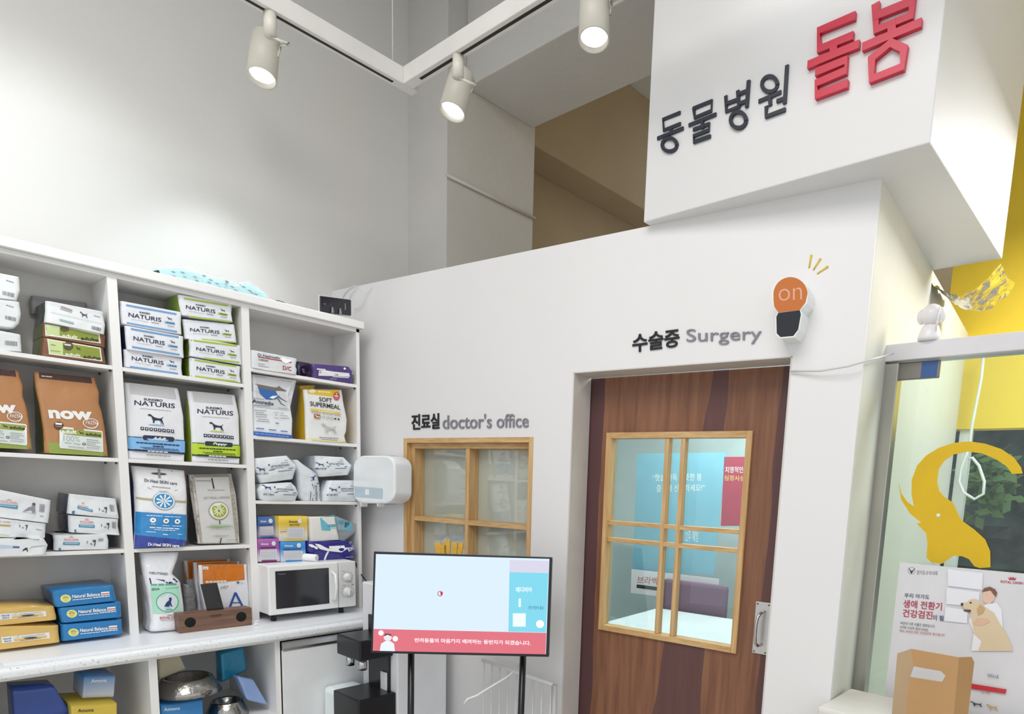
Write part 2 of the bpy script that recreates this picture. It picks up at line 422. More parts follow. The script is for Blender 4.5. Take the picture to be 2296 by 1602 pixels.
# end wall of the partition, running to the yellow wall
TH2 = .0881778
pe = PP(S1, 0); uq = V((-math.sin(TH2), math.cos(TH2), 0)); nq = V((math.cos(TH2), math.sin(TH2), 0))
YY = 4.25
LE = (YY-pe.y)/uq.y
b = MB(); b.slab([pe+uq*.02, pe+uq*LE, pe+uq*LE-nq*.11, pe-nq*.11+uq*.02], (0, 0, ZP), M('#dbdad0', .55, var=.015)); struct(b.build('wall_side'))
# ceiling deck of the office box, below the box sign
b = MB(); pbox(b, SL, S1-.12, 2.38, 2.42, .12, 1.9, PART); struct(b.build('ceiling_office'))
# sign box on top of the partition
BX0, BX1, BY0, BY1 = -1.515, -.584, 1.995, 3.05
b = MB(); b.box((BX0, BY0, ZP), (BX1, BY1, 4.2), BOX, .004); struct(b.build('wall_sign_box'))
# narrow shadow trim along the left end of the partition
# yellow lintel wall with the street window under it
YEL = M('#f1cf3c', .6, var=.02)
zy = onY((2230, 961), YY).z
struct(MB().box((-1.05, YY, zy), (2.6, YY+.12, 4.2), YEL).build('wall_yellow'))
struct(MB().box((-1.05, YY+.02, 0), (2.6, YY+.12, .62), M('#d8d5cf', .6)).build('wall_sill'))
# door: leaf recessed .12, sliding behind the face
def door_wood():
    m = wood('door_veneer', '#6e4430', '#94664b', scale=5); nt = m.node_tree; bs = nt.nodes['Principled BSDF']; L = nt.links
    tc = nt.nodes.new('ShaderNodeTexCoord'); sx = nt.nodes.new('ShaderNodeSeparateXYZ'); L.new(tc.outputs['Object'], sx.inputs[0])
    mp = nt.nodes.new('ShaderNodeMapping'); mp.inputs['Scale'].default_value = (1, 1, .8); L.new(tc.outputs['Object'], mp.inputs[0])
    n = nt.nodes.new('ShaderNodeTexNoise'); n.inputs['Scale'].default_value = 3; n.inputs['Detail'].default_value = 2; L.new(mp.outputs[0], n.inputs['Vector'])
    def ma(op, a, b, c=None):
        k = nt.nodes.new('ShaderNodeMath'); k.operation = op
        for i, v in enumerate((a, b, c)):
            if v is None: continue
            if isinstance(v, (int, float)): k.inputs[i].default_value = v
            else: L.new(v, k.inputs[i])
        return k.outputs[0]
    x = ma('ADD', ma('MULTIPLY_ADD', n.outputs['Fac'], .05, -.025), sx.outputs['X']); z = sx.outputs['Z']
    c = ma('MULTIPLY_ADD', z, .0745, -1.148-LS0); hw = ma('MULTIPLY_ADD', z, -.053, .135)
    mid = ma('MULTIPLY', ma('LESS_THAN', ma('ABSOLUTE', ma('SUBTRACT', x, c), 0), hw), .8)
    lf = ma('MULTIPLY', ma('LESS_THAN', x, -1.503-LS0), .95); rt = ma('MULTIPLY', ma('GREATER_THAN', x, -.777-LS0), .85)
    f = ma('MAXIMUM', ma('MAXIMUM', mid, lf), rt)
    mx = nt.nodes.new('ShaderNodeMix'); mx.data_type = 'RGBA'; col = bs.inputs['Base Color'].links[0].from_socket
    L.new(f, mx.inputs['Factor']); L.new(col, mx.inputs['A']); mx.inputs['B'].default_value = (*lin('#55373a'), 1); L.new(mx.outputs['Result'], bs.inputs['Base Color'])
    return m
LS0, LS1 = DS0-.07, DS1+.06
DW = door_wood()
OAK = wood('oak_strip', '#b98d56', '#dcb987', scale=10)
OAKX = wood('oak_strip_flat', '#b98d56', '#dcb987', axis='X', scale=10)
JAMB = M('#d2cdc8', .6)
b = MB()
for a in ((DS0, DS0+.006, 0, DZ, .0, .12), (DS0, DS1, DZ-.004, DZ, 0, .12), (DS1-.006, DS1, 0, DZ, 0, .12)): pbox(b, *a, JAMB)
struct(b.build('trim_1'))
GS0, GS1, GZ0, GZ1 = -1.4765, -.862, .9125, 1.727     # glazed frame in the leaf
door = MB()
door_parts = ((LS0, GS0, 0, DZ-.006), (GS0, GS1, 0, GZ0), (GS0, GS1, GZ1, DZ-.006), (GS1, LS1, 0, DZ-.006))
for a in door_parts: pbox(door, *a, .125, .165, DW)
# origin at the hinge-side foot and the local X along the leaf, so that the veneer bands run with it
def rotbuild(mb, name, org, parent=None):
    R = Matrix.Rotation(-TH, 4, 'Z'); o = mb.build(name, parent, org)
    for v in o.data.vertices: v.co = R @ v.co
    o.rotation_euler = (0, 0, TH); return o
leaf = struct(rotbuild(door, 'door_1', PP(LS0, 0, -.125)), 'brown veneered sliding door with a six-pane oak window')
def dpart(mb, name):
    o = mb.build(name); o.parent = leaf; o.matrix_parent_inverse = leaf.matrix_basis.inverted(); return o
bpy.context.view_layer.update()
fw = .023
def frame_part(s0, s1, z0, z1, name, m, d0=.113, d1=.16):
    return dpart(pbox(MB(), s0, s1, z0, z1, d0, d1, m, .0015), name)
frame_part(GS0, GS0+fw, GZ0, GZ1, 'window_stile', OAK); frame_part(GS1-fw, GS1, GZ0, GZ1, 'window_stile', OAK)
frame_part(GS0+fw, GS1-fw, GZ1-fw, GZ1, 'window_rail', OAKX); frame_part(GS0+fw, GS1-fw, GZ0, GZ0+fw, 'window_rail', OAKX)
s_of = lambda p: onP(p, -.125).dot(UPW)
z_of = lambda p: onP(p, -.125).z
for px in (1498, 1534):
    c = s_of((px, 980)); frame_part(c-.0085, c+.0085, GZ0+fw, GZ1-fw, 'window_muntin', OAK, .118, .15)
for py in (1174, 1213):
    c = z_of((1420, py+2)); frame_part(GS0+fw, GS1-fw, c-.0085, c+.0085, 'window_muntin', OAKX, .1185, .1495)
dpart(pbox(MB(), GS0+.01, GS1-.01, GZ0+.01, GZ1-.01, .142, .146, glass('door_glass', '#e9f2f0', .07)), 'glass_pane')
STEEL = M('#cfccca', .32, 1, var=.03)
hp = MB(); pbox(hp, -.8035, -.747, .926, 1.119, .1205, .1245, STEEL, .0012); dpart(hp, 'handle_plate')
hb = MB(); hs = -.779
hb.tube([PP(hs+.008, 1.085, -.121), PP(hs+.006, 1.082, -.095), PP(hs, 1.068, -.083), PP(hs-.003, 1.04, -.08), PP(hs-.003, 1.0, -.08), PP(hs-.001, .972, -.083), PP(hs+.004, .962, -.095), PP(hs+.006, .96, -.121)], .0055, STEEL, 12); dpart(hb, 'pull_handle')
sc = MB()
for s_ in (-.796, -.754):
    for z_ in (.934, 1.111): sc.lathe([(0, .0), (.0036, .0), (.0034, -.0012), (0, -.0016)], PP(s_, z_, -.1204), NP, M('#8a8580', .4, 1), 12)
dpart(sc, 'handle_screw')

# office window: oak frame flush in the wall, muntins, glass with the shelves' reflection put into its film colour
win = empty('window_1', PP(WS0, WZ0)); struct(win, 'oak-framed window with four pale grey-green panes')
def wpart(s0, s1, z0, z1, d0, d1, m, name): return pbox(MB(), s0, s1, z0, z1, d0, d1, m, .001).build(name, win)
e = .022
wpart(WS0, WS0+e, WZ0, WZ1, -.004, .09, OAK, 'window_frame'); wpart(WS1-e, WS1, WZ0, WZ1, -.004, .09, OAK, 'window_frame')
wpart(WS0+e, WS1-e, WZ1-e, WZ1, -.004, .09, OAKX, 'window_frame'); wpart(WS0+e, WS1-e, WZ0, WZ0+e, -.004, .09, OAKX, 'window_frame')
def w_s(p, o=-.03): return onP(p, o).dot(UPW)
i0, i1 = WS0+e, WS1-e
wpart(i0, i0+.024, WZ0+e, WZ1-e, .022, .085, OAK, 'window_sash'); wpart(i1-.01, i1, WZ0+e, WZ1-e, .022, .085, OAK, 'window_sash')
wpart(i0+.024, i1-.01, WZ1-e-.024, WZ1-e, .022, .085, OAKX, 'window_sash')
cm = w_s((1050, 1080)); wpart(cm-.011, cm+.011, WZ0+e, WZ1-e-.024, .022, .085, OAK, 'window_muntin')
zm = onP((1057, 1173), -.03).z; wpart(i0+.024, cm-.011, zm-.011, zm+.011, .022, .085, OAKX, 'window_muntin'); wpart(cm+.011, i1-.01, zm-.011, zm+.011, .022, .085, OAKX, 'window_muntin')
wpart(WS0+.01, WS1-.01, WZ0+.01, WZ1-.01, .086, .09, glass('reflection_film_glass', '#e6ebe6', .16, .82, '#c4c9bd', .03), 'glass_pane')
# ================================================================== wall shelving, worktop, base cabinets
XS, XB = -3.0, -3.215                             # face and back of the shelving
Y0, YD1, YD2, YR = .336, (.768, .799), (1.231, 1.262), (1.749, 1.766)
ZT = 2.187                                        # underside of the top panel
unit = empty('shelving_unit', (XS, 1.05, .86))
tag(unit, 'white open shelving with three bays along the left wall, standing on the worktop', 'shelves')
def up(name, lo, hi, m=WHITE, bev=.0012): return MB().box(lo, hi, m, bev).build(name, unit)
up('side_panel', (XB, YR[0], .86), (XS, YR[1], 2.205)); up('side_panel', (XB, Y0-.03, .86), (XS, Y0, 2.205))
up('divider', (XB, YD1[0], .86), (XS, YD1[1], ZT)); up('divider', (XB, YD2[0], .86), (XS, YD2[1], ZT))
up('top_panel', (XB, Y0-.03, ZT), (XS, YR[1], 2.204))
up('crown_panel', (XB-.02, Y0-.06, 2.2042), (XS+.022, YR[1]+.014, 2.237), bev=.003)
up('back_panel', (XB-.008, Y0-.03, .86), (XB, YR[1], 2.2), M('#d9d5d0', .6))
for y0, y1, zs in ((Y0, YD1[0], (1.876, 1.5405, 1.197)), (YD1[1], YD2[0], (1.876, 1.5405, 1.197)), (YD2[1], YR[0], (1.947, 1.667, 1.389))):
    for z in zs:
        up('shelf', (XB, y0, z-.0145), (XS-.001, y1, z))
        for yy in (y0+.006, y1-.006):
            if yy > .5:
                for xx in (XS-.012, XS-.15): MB().lathe([(.0035, 0), (.0035, -.006), (.002, -.008)], (xx, yy, z-.0145), (0, 0, 1), M('#55504c', .4, 1), 10).build('shelf_pin', unit)
up('base_board', (XB, .362, .8485), (-2.785, 1.80, .86), M('#eef0f4', .35, var=.008))
# speckled worktop with a rounded front edge
SPK = bpy.data.materials.new('speckled_laminate'); SPK.use_nodes = True
_n = SPK.node_tree; _b = _n.nodes['Principled BSDF']; _b.inputs['Roughness'].default_value = .3
_v = _n.nodes.new('ShaderNodeTexNoise'); _v.inputs['Scale'].default_value = 130; _r = _n.nodes.new('ShaderNodeValToRGB'); _t = _n.nodes.new('ShaderNodeTexCoord')
_n.links.new(_t.outputs['Object'], _v.inputs['Vector']); _n.links.new(_v.outputs['Fac'], _r.inputs[0]); _n.links.new(_r.outputs[0], _b.inputs['Base Color'])
_r.color_ramp.elements[0].position = .27; _r.color_ramp.elements[0].color = (*lin('#a7abb0'), 1); _r.color_ramp.elements[1].position = .37; _r.color_ramp.elements[1].color = (*lin('#e9ebed'), 1)
prof = [(-3.32, .8483), (-2.775, .8483)]+[(-2.775+.016*math.sin(a), .8323+.016*math.cos(a)) for a in [math.pi/2*i/6 for i in range(1, 7)]]+[(-2.759, .822)]+[(-2.769+.010*math.cos(a), .822-.010*math.sin(a)) for a in [math.pi/2*i/4 for i in range(1, 5)]]+[(-3.32, .812)]
wt = MB().slab([(x, -.6, z) for x, z in prof], (0, 2.42, 0), SPK); wt = wt.build('worktop')
tag(wt, 'white speckled laminate worktop with rounded front edge under the shelving', 'worktop')
cab = empty('base_cabinet', (-2.8, .9, 0)); tag(cab, 'white base cabinet with open bays and one door below the worktop', 'cabinet')
def cp(name, lo, hi, m=WHITE, par=None): return MB().box(lo, hi, m, .001).build(name, par or cab)
XC = -2.80
for y0, y1 in ((.30, .33), (.769, .797), (1.236, 1.258), (1.775, 1.79)): cp('side_panel', (-3.3, y0, .08), (XC, y1, .811))
cp('back_panel', (-3.31, .3, .08), (-3.3, 1.79, .81)); cp('top_rail', (-2.83, .33, .797), (XC-.002, 1.775, .8115))
cp('shelf', (-3.3, .33, .462), (XC-.004, .769, .478)); cp('shelf', (-3.3, .797, .462), (XC-.004, 1.236, .478)); cp('bottom_panel', (-3.3, .33, .08), (XC, 1.775, .1)); cp('plinth', (-2.86, .3, 0), (-2.845, 1.79, .08))
cd = cp('door', (XC+.001, 1.262, .1), (XC+.02, 1.788, .756), M('#e9eaeb', .3))
hd = MB().slab([(XC+.001, 1.262, .758), (XC+.001, 1.262, .792), (XC+.008, 1.262, .794), (XC+.013, 1.262, .785), (XC+.022, 1.262, .768), (XC+.023, 1.262, .757)], (0, .526, 0), M('#b9bcc0', .25, 1, var=.03)).build('handle', cd)
# ================================================================== packs on the shelves
ZA = Zm(0, 590, 6.677); ZB = Zm(260, 650, 7.283); ZC = Zm(0, 1080, 7.917); ZD = Zm(0, 1290, 7.917); ZE = Zm(0, 1460, 7.653)
ZF = Zm(340, 1440, 7.653); ZG = Zm(280, 860, 8.2); ZH = Zm(290, 1030, 7.63); ZI = Zm(300, 1230, 7.917); ZJ = Zm(560, 1140, 6.1615)
ZL = Zm(0, 820, 6.964); ZV = Zm(560, 1010, 8.831); ZN = Zm(560, 770, 6.965)
def foil(h, r=.28, bump=.25): return M(h, r, coat=.35, bump=bump, bscale=22, var=.02)
def ink(h, r=.42): return M(h, r, coat=.2, var=.01)
NAVY, BLACK, WHT, GREY = ink('#1b2140'), ink('#17181c'), ink('#f3f3f3'), ink('#8f8f92')
def one(z, x, y): return z(x, y)[0]
def shift(z, dx, dy): return lambda *c: z(*[c[i]+(dx if i % 2 == 0 else dy) for i in range(len(c))])
DOG = [(0, .11), (.1, 0), (.21, .06), (.3, .19), (.42, .31), (.64, .38), (.79, .38), (.86, .33), (.99, .17), (1, .21), (.89, .4), (.93, .55), (.95, .7), (1, .82), (1, .98), (.95, .98), (.93, .82), (.87, .7),
       (.87, .9), (.82, .9), (.84, .68), (.74, .58), (.53, .58), (.42, .66), (.4, .88), (.31, .88), (.32, .66), (.27, .45), (.22, .24), (.13, .22), (.03, .2)]
def dog(pr, tl, tr, bl, m, shape=DOG):
    tl, tr, bl = V(tl), V(tr), V(bl); pr.poly([tl+(tr-tl)*x+(bl-tl)*y for x, y in shape], m)
def barcode(pr, q, m, n=13, seed=3):
    a, b, c, d = [V(p) for p in q]; r = random.Random(seed); x = 0
    while x < .97:
        w = r.choice((.02, .035, .05)); pr.quad([a+(b-a)*x, a+(b-a)*(x+w), d+(c-d)*(x+w), d+(c-d)*x], m, 1, 1); pr.k -= pr.step; x += w+r.choice((.02, .03, .045))
    pr.up()
def band(pr, z, a, b, h, m, nu=10): pr.quad(z(a[0], a[1], b[0], b[1], b[0], b[1]+h, a[0], a[1]+h), m, nu, 1)
def T(pr, z, t, bl, br, tl, m, bold=0, shear=0): pr.text(t, one(z, *bl), one(z, *br), one(z, *tl), m, bold, shear)
def D(pr, z, a, b, h, m, n=6, seed=1): pr.dashes(one(z, *a), one(z, *b), h/7.5, m, n, seed)

LIM1 = lambda z0, z1=9, : (Y0+.001, YD1[0]-.001, z0+.0004, z1, XB+.001)
LIM2 = lambda z0, z1=9: (YD1[1]+.001, YD2[0]-.001, z0+.0004, z1, XB+.001)
LIM3 = lambda z0, z1=9: (YD2[1]+.001, YR[0]-.001, z0+.0004, z1, XB+.001)
def zed(z, x, y, xf): return onX(one(z, x, y), xf).z
# ---- bay two, top: white packs lying flat, ends to the front
LBLUE, LIME = ink('#6f9ccb'), ink('#a9bf3a')
SILV = foil('#e4e5ea', .3)
def naturis(pr, z, bl, br, tl, kind):
    bl, br, tl = V(bl), V(br), V(tl); X = br-bl; Y = tl-bl
    q = lambda x, y: one(z, *(bl+X*x+Y*y))
    pr.text('NATURIS', q(0, 0), q(1, 0), q(0, 1), NAVY, .012)
    pr.text('SUNGBO', q(.335, 1.32), q(.664, 1.32), q(.335, 1.74), NAVY, .03)
    dog(pr, q(1.17, 1.52), q(1.325, 1.5), q(1.17, .78), NAVY)
    pr.quad([q(1.095, .42), q(1.41, .42), q(1.41, -.1), q(1.095, -.1)], ink('#8fbbe2') if kind else ink('#a6c43a'), 4, 1)
    pr.text('Adult' if kind else 'Puppy', q(1.13, -.02 if kind else -.1), q(1.38, -.02 if kind else -.1), q(1.13, .36), NAVY if kind else ink('#33471a'), .03, .15)
    pr.dashes(q(.09, -.48), q(.62, -.48), .7, GREY, 9, 2); pr.dashes(q(.7, -.45), q(.93, -.45), 1.4, ink('#66676c'), 4, 3); pr.dashes(q(1.18, -.65), q(1.4, -.62), 1.2, ink('#66676c'), 3, 4)
def nat(left, right, tx, kind, stripes, label, seed, dep=.17, xf=-3.012, z1=9):
    b = Bag('food_pack', ZB(*left), ZB(*right), xf, lambda v: dep*(.82+.18*math.sin(math.pi*v)), SILV, side=foil('#2a3354' if kind else '#7f9c2c'), seed=seed, rc=.012, wr=.0016, lim=LIM2(1.876, z1))
    for a, c, h in stripes: band(b.pr, ZB, a, c, h, LBLUE if kind else LIME)
    naturis(b.pr, ZB, *tx, kind)
    b.done(label, 'pet food', 'white packs with blue stripes' if kind else 'white packs with lime stripes')
nat((70, 180, 75, 400, 90, 550), (1080, 370, 1075, 560, 1085, 732), ((203, 440), (738, 530), (203, 372)), 1, (((80, 222), (1078, 402), 30), ((92, 512), (1083, 690), 28)), 'blue-striped white food pack, topmost of the three in its stack', 1)
nat((150, 585, 165, 800, 185, 975), (1112, 765, 1112, 950, 1123, 1115), ((283, 825), (795, 912), (283, 757)), 1, (((162, 610), (1110, 777), 32), ((175, 905), (1115, 1060), 30)), 'blue-striped white food pack, middle one of the three in its stack', 2, xf=-3.0)
nat((128, 940, 140, 1100, 140, 1258), (1092, 1130, 1085, 1280, 1100, 1408), ((255, 1150), (778, 1232), (255, 1085)), 1, (((148, 1232), (1095, 1372), 30),), 'blue-striped white food pack lying directly on the shelf, lowest of three', 3, z1=zed(ZB, 660, 1040, -3.0)-.001)
nat((1020, 75, 1040, 220, 1085, 415), (1912, 225, 1900, 400, 1920, 525), ((1140, 312), (1622, 390), (1140, 250)), 0, (((1033, 117), (1890, 258), 26), ((1190, 432), (1908, 512), 22)), 'lime-striped white food pack on the very top, right under the shelving top', 4)
nat((1090, 480, 1120, 650, 1130, 800), (1945, 570, 1965, 700, 1985, 860), ((1212, 678), (1690, 726), (1212, 622)), 0, (((1400, 800), (1980, 852), 22),), 'greyish lime-striped food pack second from the top of its stack', 5, xf=-3.02)
nat((1200, 795, 1215, 950, 1205, 1078), (2055, 890, 2060, 1080, 2075, 1232), ((1312, 990), (1778, 1056), (1312, 935)), 0, (((1227, 812), (2048, 915), 26), ((1430, 1103), (2062, 1182), 24)), 'lime-striped white food pack third from the top of its stack', 6, z1=zed(ZB, 1560, 830, -3.02)-.001)
nat((1210, 1110, 1210, 1300, 1220, 1420), (2045, 1260, 2035, 1400, 2055, 1522), ((1316, 1310), (1776, 1382), (1316, 1250)), 0, (((1228, 1127), (2040, 1252), 26), ((1235, 1395), (2045, 1502), 26)), 'lime-striped white food pack lying on the shelf, lowest of four', 7, xf=-3.008)

# ---- bay two, second shelf: two stand-up pouches
pouch = lambda a, b: (lambda v: a+(b-a)*min(1, v*1.25))
def nat_pouch(left, right, grey, z, ks, tx, label, seed):
    kind = ks['kind']; b = Bag('food_pouch', z(*left), z(*right), -3.012, pouch(.02, .12), foil('#e6e6ea', .26), seed=seed, xtop=-3.05, side=foil('#dfe0e4' if kind else '#8ea02c'), rc=.01, bulge=.006, wr=.0022, lim=LIM2(1.5405))
    p = b.pr; p.quad(z(*grey), foil('#c6c6c8', .3), 10, 4)
    bl, br, tl = [V(t) for t in tx]; X = br-bl; Y = tl-bl; q = lambda x, y: one(z, *(bl+X*x+Y*y))
    p.text('NATURIS', q(0, 0), q(1, 0), q(0, 1), NAVY, .012)
    p.text('SUNGBO', q(.23, 1.15), q(.69, 1.15), q(.23, 1.62), NAVY, .03); p.dashes(q(.14, -.62), q(.9, -.62), .9, GREY, 14, 3)
    (x0, y0), (x1, y1) = ks['dog']; s_ = (y1-y0)*.12
    p.ell(one(z, (x0+x1)/2+15, y1+2), (x1-x0)*.55/8.2, 1.4, ink('#8db9de' if kind else '#b9d24e'), .08); dog(p, one(z, x0, y0), one(z, x1, y0+s_), one(z, x0, y1-s_), NAVY)
    a, c = [V(t) for t in ks['icons']]
    for i in range(8):
        o = a+(c-a)*(i/7); p.quad(z(o.x, o.y, o.x+60, o.y+6, o.x+60, o.y+62, o.x, o.y+56), NAVY, 1, 1); p.ell(one(z, o.x+30, o.y+30), 1.9, 1.5, WHT, i*.5, 8)
    u, w = ks['line']; band(p, z, u, w, ks['h'], ink('#7fb6e6' if kind else '#b6cf1e'), 12); band(p, z, (u[0], u[1]-12), (w[0], w[1]-12), 16, NAVY if kind else ink('#16301c')); band(p, z, (u[0], u[1]+ks['h']-6), (w[0], w[1]+ks['h']-6), 34, NAVY if kind else ink('#16301c'))
    cx, cy, hw, hh, sl = ks['pill']; pts = []
    for grow, m in ((1.12, ink('#c9ccd2')), (1, NAVY if kind else ink('#16301c'))):
        pts = []; k = hh*grow; L = hw*(1 if grow == 1 else 1.03)
        for sgn in (1, -1):
            for i in range(9):
                t = -math.pi/2+math.pi*i/8; x = sgn*(L-k+k*math.cos(t)); y = sgn*k*math.sin(t); pts.append(one(z, cx+x, cy+y+x*sl))
        p.poly(pts, m)
    t = ks['word']; T(p, z, 'Adult' if kind else 'Puppy', *t, WHT, .03, .12)
    x0, x1 = u[0], w[0]; sl2 = (w[1]-u[1])/(w[0]-u[0]); yy = lambda x, d: u[1]+(x-x0)*sl2+d
    for (f0, f1, d, h, n) in ((.13, .9, 98, 20, 12), (.42, .62, 148, 18, 3), (.2, .88, 182, 9, 16), (.25, .9, 205, 9, 14)): D(p, z, (x0+(x1-x0)*f0, yy(x0+(x1-x0)*f0, d*ks['h']/235)), (x0+(x1-x0)*f1, yy(x0+(x1-x0)*f1, d*ks['h']/235)), h, NAVY if kind else ink('#2a4014'), n, n)
    D(p, z, (x0+.33*(x1-x0), yy(x0+.33*(x1-x0), ks['h']+12)), (x0+.7*(x1-x0), yy(x0+.7*(x1-x0), ks['h']+12)), 16, WHT, 5, 3); D(p, z, (x0+.31*(x1-x0), yy(x0+.31*(x1-x0), ks['h']+82)), (x0+.74*(x1-x0), yy(x0+.74*(x1-x0), ks['h']+82)), 16, GREY, 6, 3)
    b.done(label, 'pet food')
nat_pouch((-12, -21, 20, 300, 55, 980, 62, 1400), (985, 92, 1040, 330, 1088, 600, 1108, 1050, 1103, 1452), (0, 0, 985, 100, 1020, 305, 8, 175), ZG,
          dict(kind=1, dog=((412, 560), (695, 768)), icons=((278, 800), (828, 852)), line=((57, 985), (1100, 1060)), h=222, pill=(600, 1018), word=((480, 1042), (724, 1056), (482, 982))) | dict(pill=(600, 1018, 295, 46, .065)),
          ((172, 398), (918, 462), (172, 310)), 'white stand-up pouch with a navy dog and pale blue lower band', 8)
nat_pouch((1150, 137, 1200, 480, 1232, 1000, 1243, 1450), (2035, 218, 2105, 600, 2122, 1100, 2118, 1482), (1155, 145, 2035, 228, 2070, 400, 1190, 330), ZG,
          dict(kind=0, dog=((1540, 708), (1795, 886)), icons=((1438, 928), (1925, 965)), line=((1237, 1100), (2120, 1148)), h=205, pill=(1710, 1122, 262, 42, .06), word=((1590, 1142), (1845, 1160), (1592, 1085))),
          ((1328, 552), (1985, 598), (1328, 468)), 'white stand-up pouch with a navy dog and lime lower band', 9)

# ---- bay two, third shelf
b = Bag('food_pouch', ZH(40, 112, 88, 400, 113, 850, 112, 1250, 90, 1525), ZH(960, 200, 992, 420, 1010, 700, 1003, 1200, 968, 1478), -2.99, pouch(.03, .15), foil('#ececef', .2, .35), seed=12, xtop=-3.04, side=foil('#27336e'), bulge=.012, wr=.0028, rc=.018, lim=LIM2(1.197))
p = b.pr
p.poly(ZH(45, 118, 690, 190, 980, 380, 992, 490, 800, 540, 560, 570, 330, 510, 105, 400), foil('#b9b5b2', .3)); p.poly(ZH(705, 200, 958, 205, 978, 372), ink('#b8242c'))
for i, (x0, x1) in enumerate(((775, 925), (800, 930), (840, 935), (890, 935))): D(p, ZH, (x0, 230+i*26), (x1, 236+i*26), 12, WHT, 3, i)
p.ell(one(ZH, 497, 250), 17.5, 2.4, ink('#45454a'), .06); p.quad(ZH(480, 165, 520, 168, 525, 325, 485, 322), ink('#8d8b89'), 1, 2)
T(p, ZH, 'Dr.Heal SKIN care', (245, 385), (805, 445), (248, 332), NAVY, .012); D(p, ZH, (370, 465), (690, 498), 12, GREY, 7, 2)
band(p, ZH, (118, 648), (400, 680), 30, ink('#b3a57c')); band(p, ZH, (720, 700), (1008, 720), 26, ink('#b3a57c'))
p.ell(one(ZH, 570, 715), 25.2, 19.5, ink('#8d93a8'), .2, 36); p.ell(one(ZH, 570, 715), 24.2, 18.6, WHT, .2, 36); p.ell(one(ZH, 570, 715), 21.4, 16.2, ink('#2f8fc8'), .2, 36)
for k in range(9):
    a = k*math.pi*2/9; c = V(one(ZH, 570, 715)); d = V((math.cos(a)*1.25, math.sin(a))); p.line([c+d*2.4, c+d*8, c+d*14.2], 3.4, WHT, [.5, .9, 1.2]); p.k -= p.step
p.up(); p.ell(one(ZH, 570, 715), 3, 2.4, ink('#dfe8f2')); p.ell(one(ZH, 567, 716), 1.4, 1.2, ink('#2f7fb4'))
p.quad(ZH(116, 900, 1008, 955, 1003, 1400, 112, 1300), foil('#2a86c6', .25, .4), 12, 6); p.quad(ZH(112, 1296, 1003, 1392, 970, 1478, 92, 1522), foil('#2c3f98', .25, .4), 12, 3)
for i, (x0, y0, x1, y1) in enumerate(((280, 960, 545, 972), (580, 978, 870, 992), (330, 1165, 850, 1192), (410, 1203, 770, 1220), (275, 1240, 440, 1248), (555, 1285, 645, 1290), (805, 1280, 885, 1288), (345, 1105, 425, 1110), (545, 1132, 660, 1138), (720, 1140, 880, 1146))): D(p, ZH, (x0, y0), (x1, y1), 16 if i in (2, 5) else 11, WHT, 6, i)
for x, y, s_ in ((382, 1042, 1), (600, 1055, 2), (798, 1063, 3)): p.ell(one(ZH, x, y), 6.6, 5.6, WHT); p.ell(one(ZH, x, y), 2.6, 1.4 if s_ == 1 else 2, ink('#35506e'))
T(p, ZH, 'Dr.Heal SKIN care', (302, 1478), (840, 1508), (304, 1425), WHT, .03)
b.done('large blue and white stand-up pouch with a round blue emblem and red corner', 'pet food')
b = Bag('food_pouch', ZH(1015, 268, 1068, 450, 1118, 680, 1178, 1452), ZH(1752, 252, 1828, 600, 1880, 1100, 1893, 1440), -3.03, pouch(.03, .11), foil('#cfcdca', .3), seed=13, xtop=-3.07, side=foil('#3b3a3d'), bulge=.006, wr=.003, rc=.008, lim=LIM2(1.197))
p = b.pr; PAT = M('#a39b8f', .35, coat=.3, var=.3, vscale=90)
p.quad(ZH(1015, 268, 1110, 285, 1252, 1448, 1178, 1452), PAT, 2, 10); p.quad(ZH(1690, 262, 1752, 252, 1893, 1440, 1822, 1420), PAT, 2, 10); p.quad(ZH(1015, 268, 1752, 252, 1760, 300, 1030, 315), ink('#8e8577'), 8, 1)
p.line(ZH(1405, 325, 1440, 505), 3, BLACK); p.line(ZH(1535, 1050, 1545, 1112), 2, BLACK); p.line(ZH(1566, 1350, 1550, 1445), 2, BLACK)
D(p, ZH, (1140, 370), (1395, 372), 14, GREY, 7, 2); D(p, ZH, (1330, 528), (1620, 530), 9, GREY, 7, 5); T(p, ZH, 'VET REAL LEMON', (1255, 685), (1700, 672), (1255, 648), ink('#83847f'))
p.ell(one(ZH, 1520, 885), 22, 20, ink('#76836c'), .1, 36); p.ell(one(ZH, 1520, 885), 20.6, 18.6, ink('#dfe3d2'), .1, 36); p.ell(one(ZH, 1520, 885), 17, 15, ink('#a2a238'), .1, 36)
for k in range(10):
    a = k*math.pi/5; c = V(one(ZH, 1520, 885)); d = V((math.cos(a)*1.12, math.sin(a))); p.line([c+d*2, c+d*7.5, c+d*13.5], 3, ink('#e3e8cc'), [.5, 1, .1]); p.k -= p.step
p.up(); p.ell(one(ZH, 1520, 885), 3, 3, ink('#6f9a3e')); p.line(ZH(1300, 1158, 1480, 1160, 1780, 1152), 3.2, ink('#7fae5c'), [.2, 1, .2])
for i, (x0, y0, x1) in enumerate(((1360, 1130, 1720), (1380, 1196, 1730), (1420, 1310, 1700), (1470, 1328, 1640), (1655, 1380, 1820))): D(p, ZH, (x0, y0), (x1, y0-2), 8, ink('#9aa48f'), 8, i)
b.done('silvery grey pouch with patterned borders and a yellow-green citrus emblem', 'pet food')

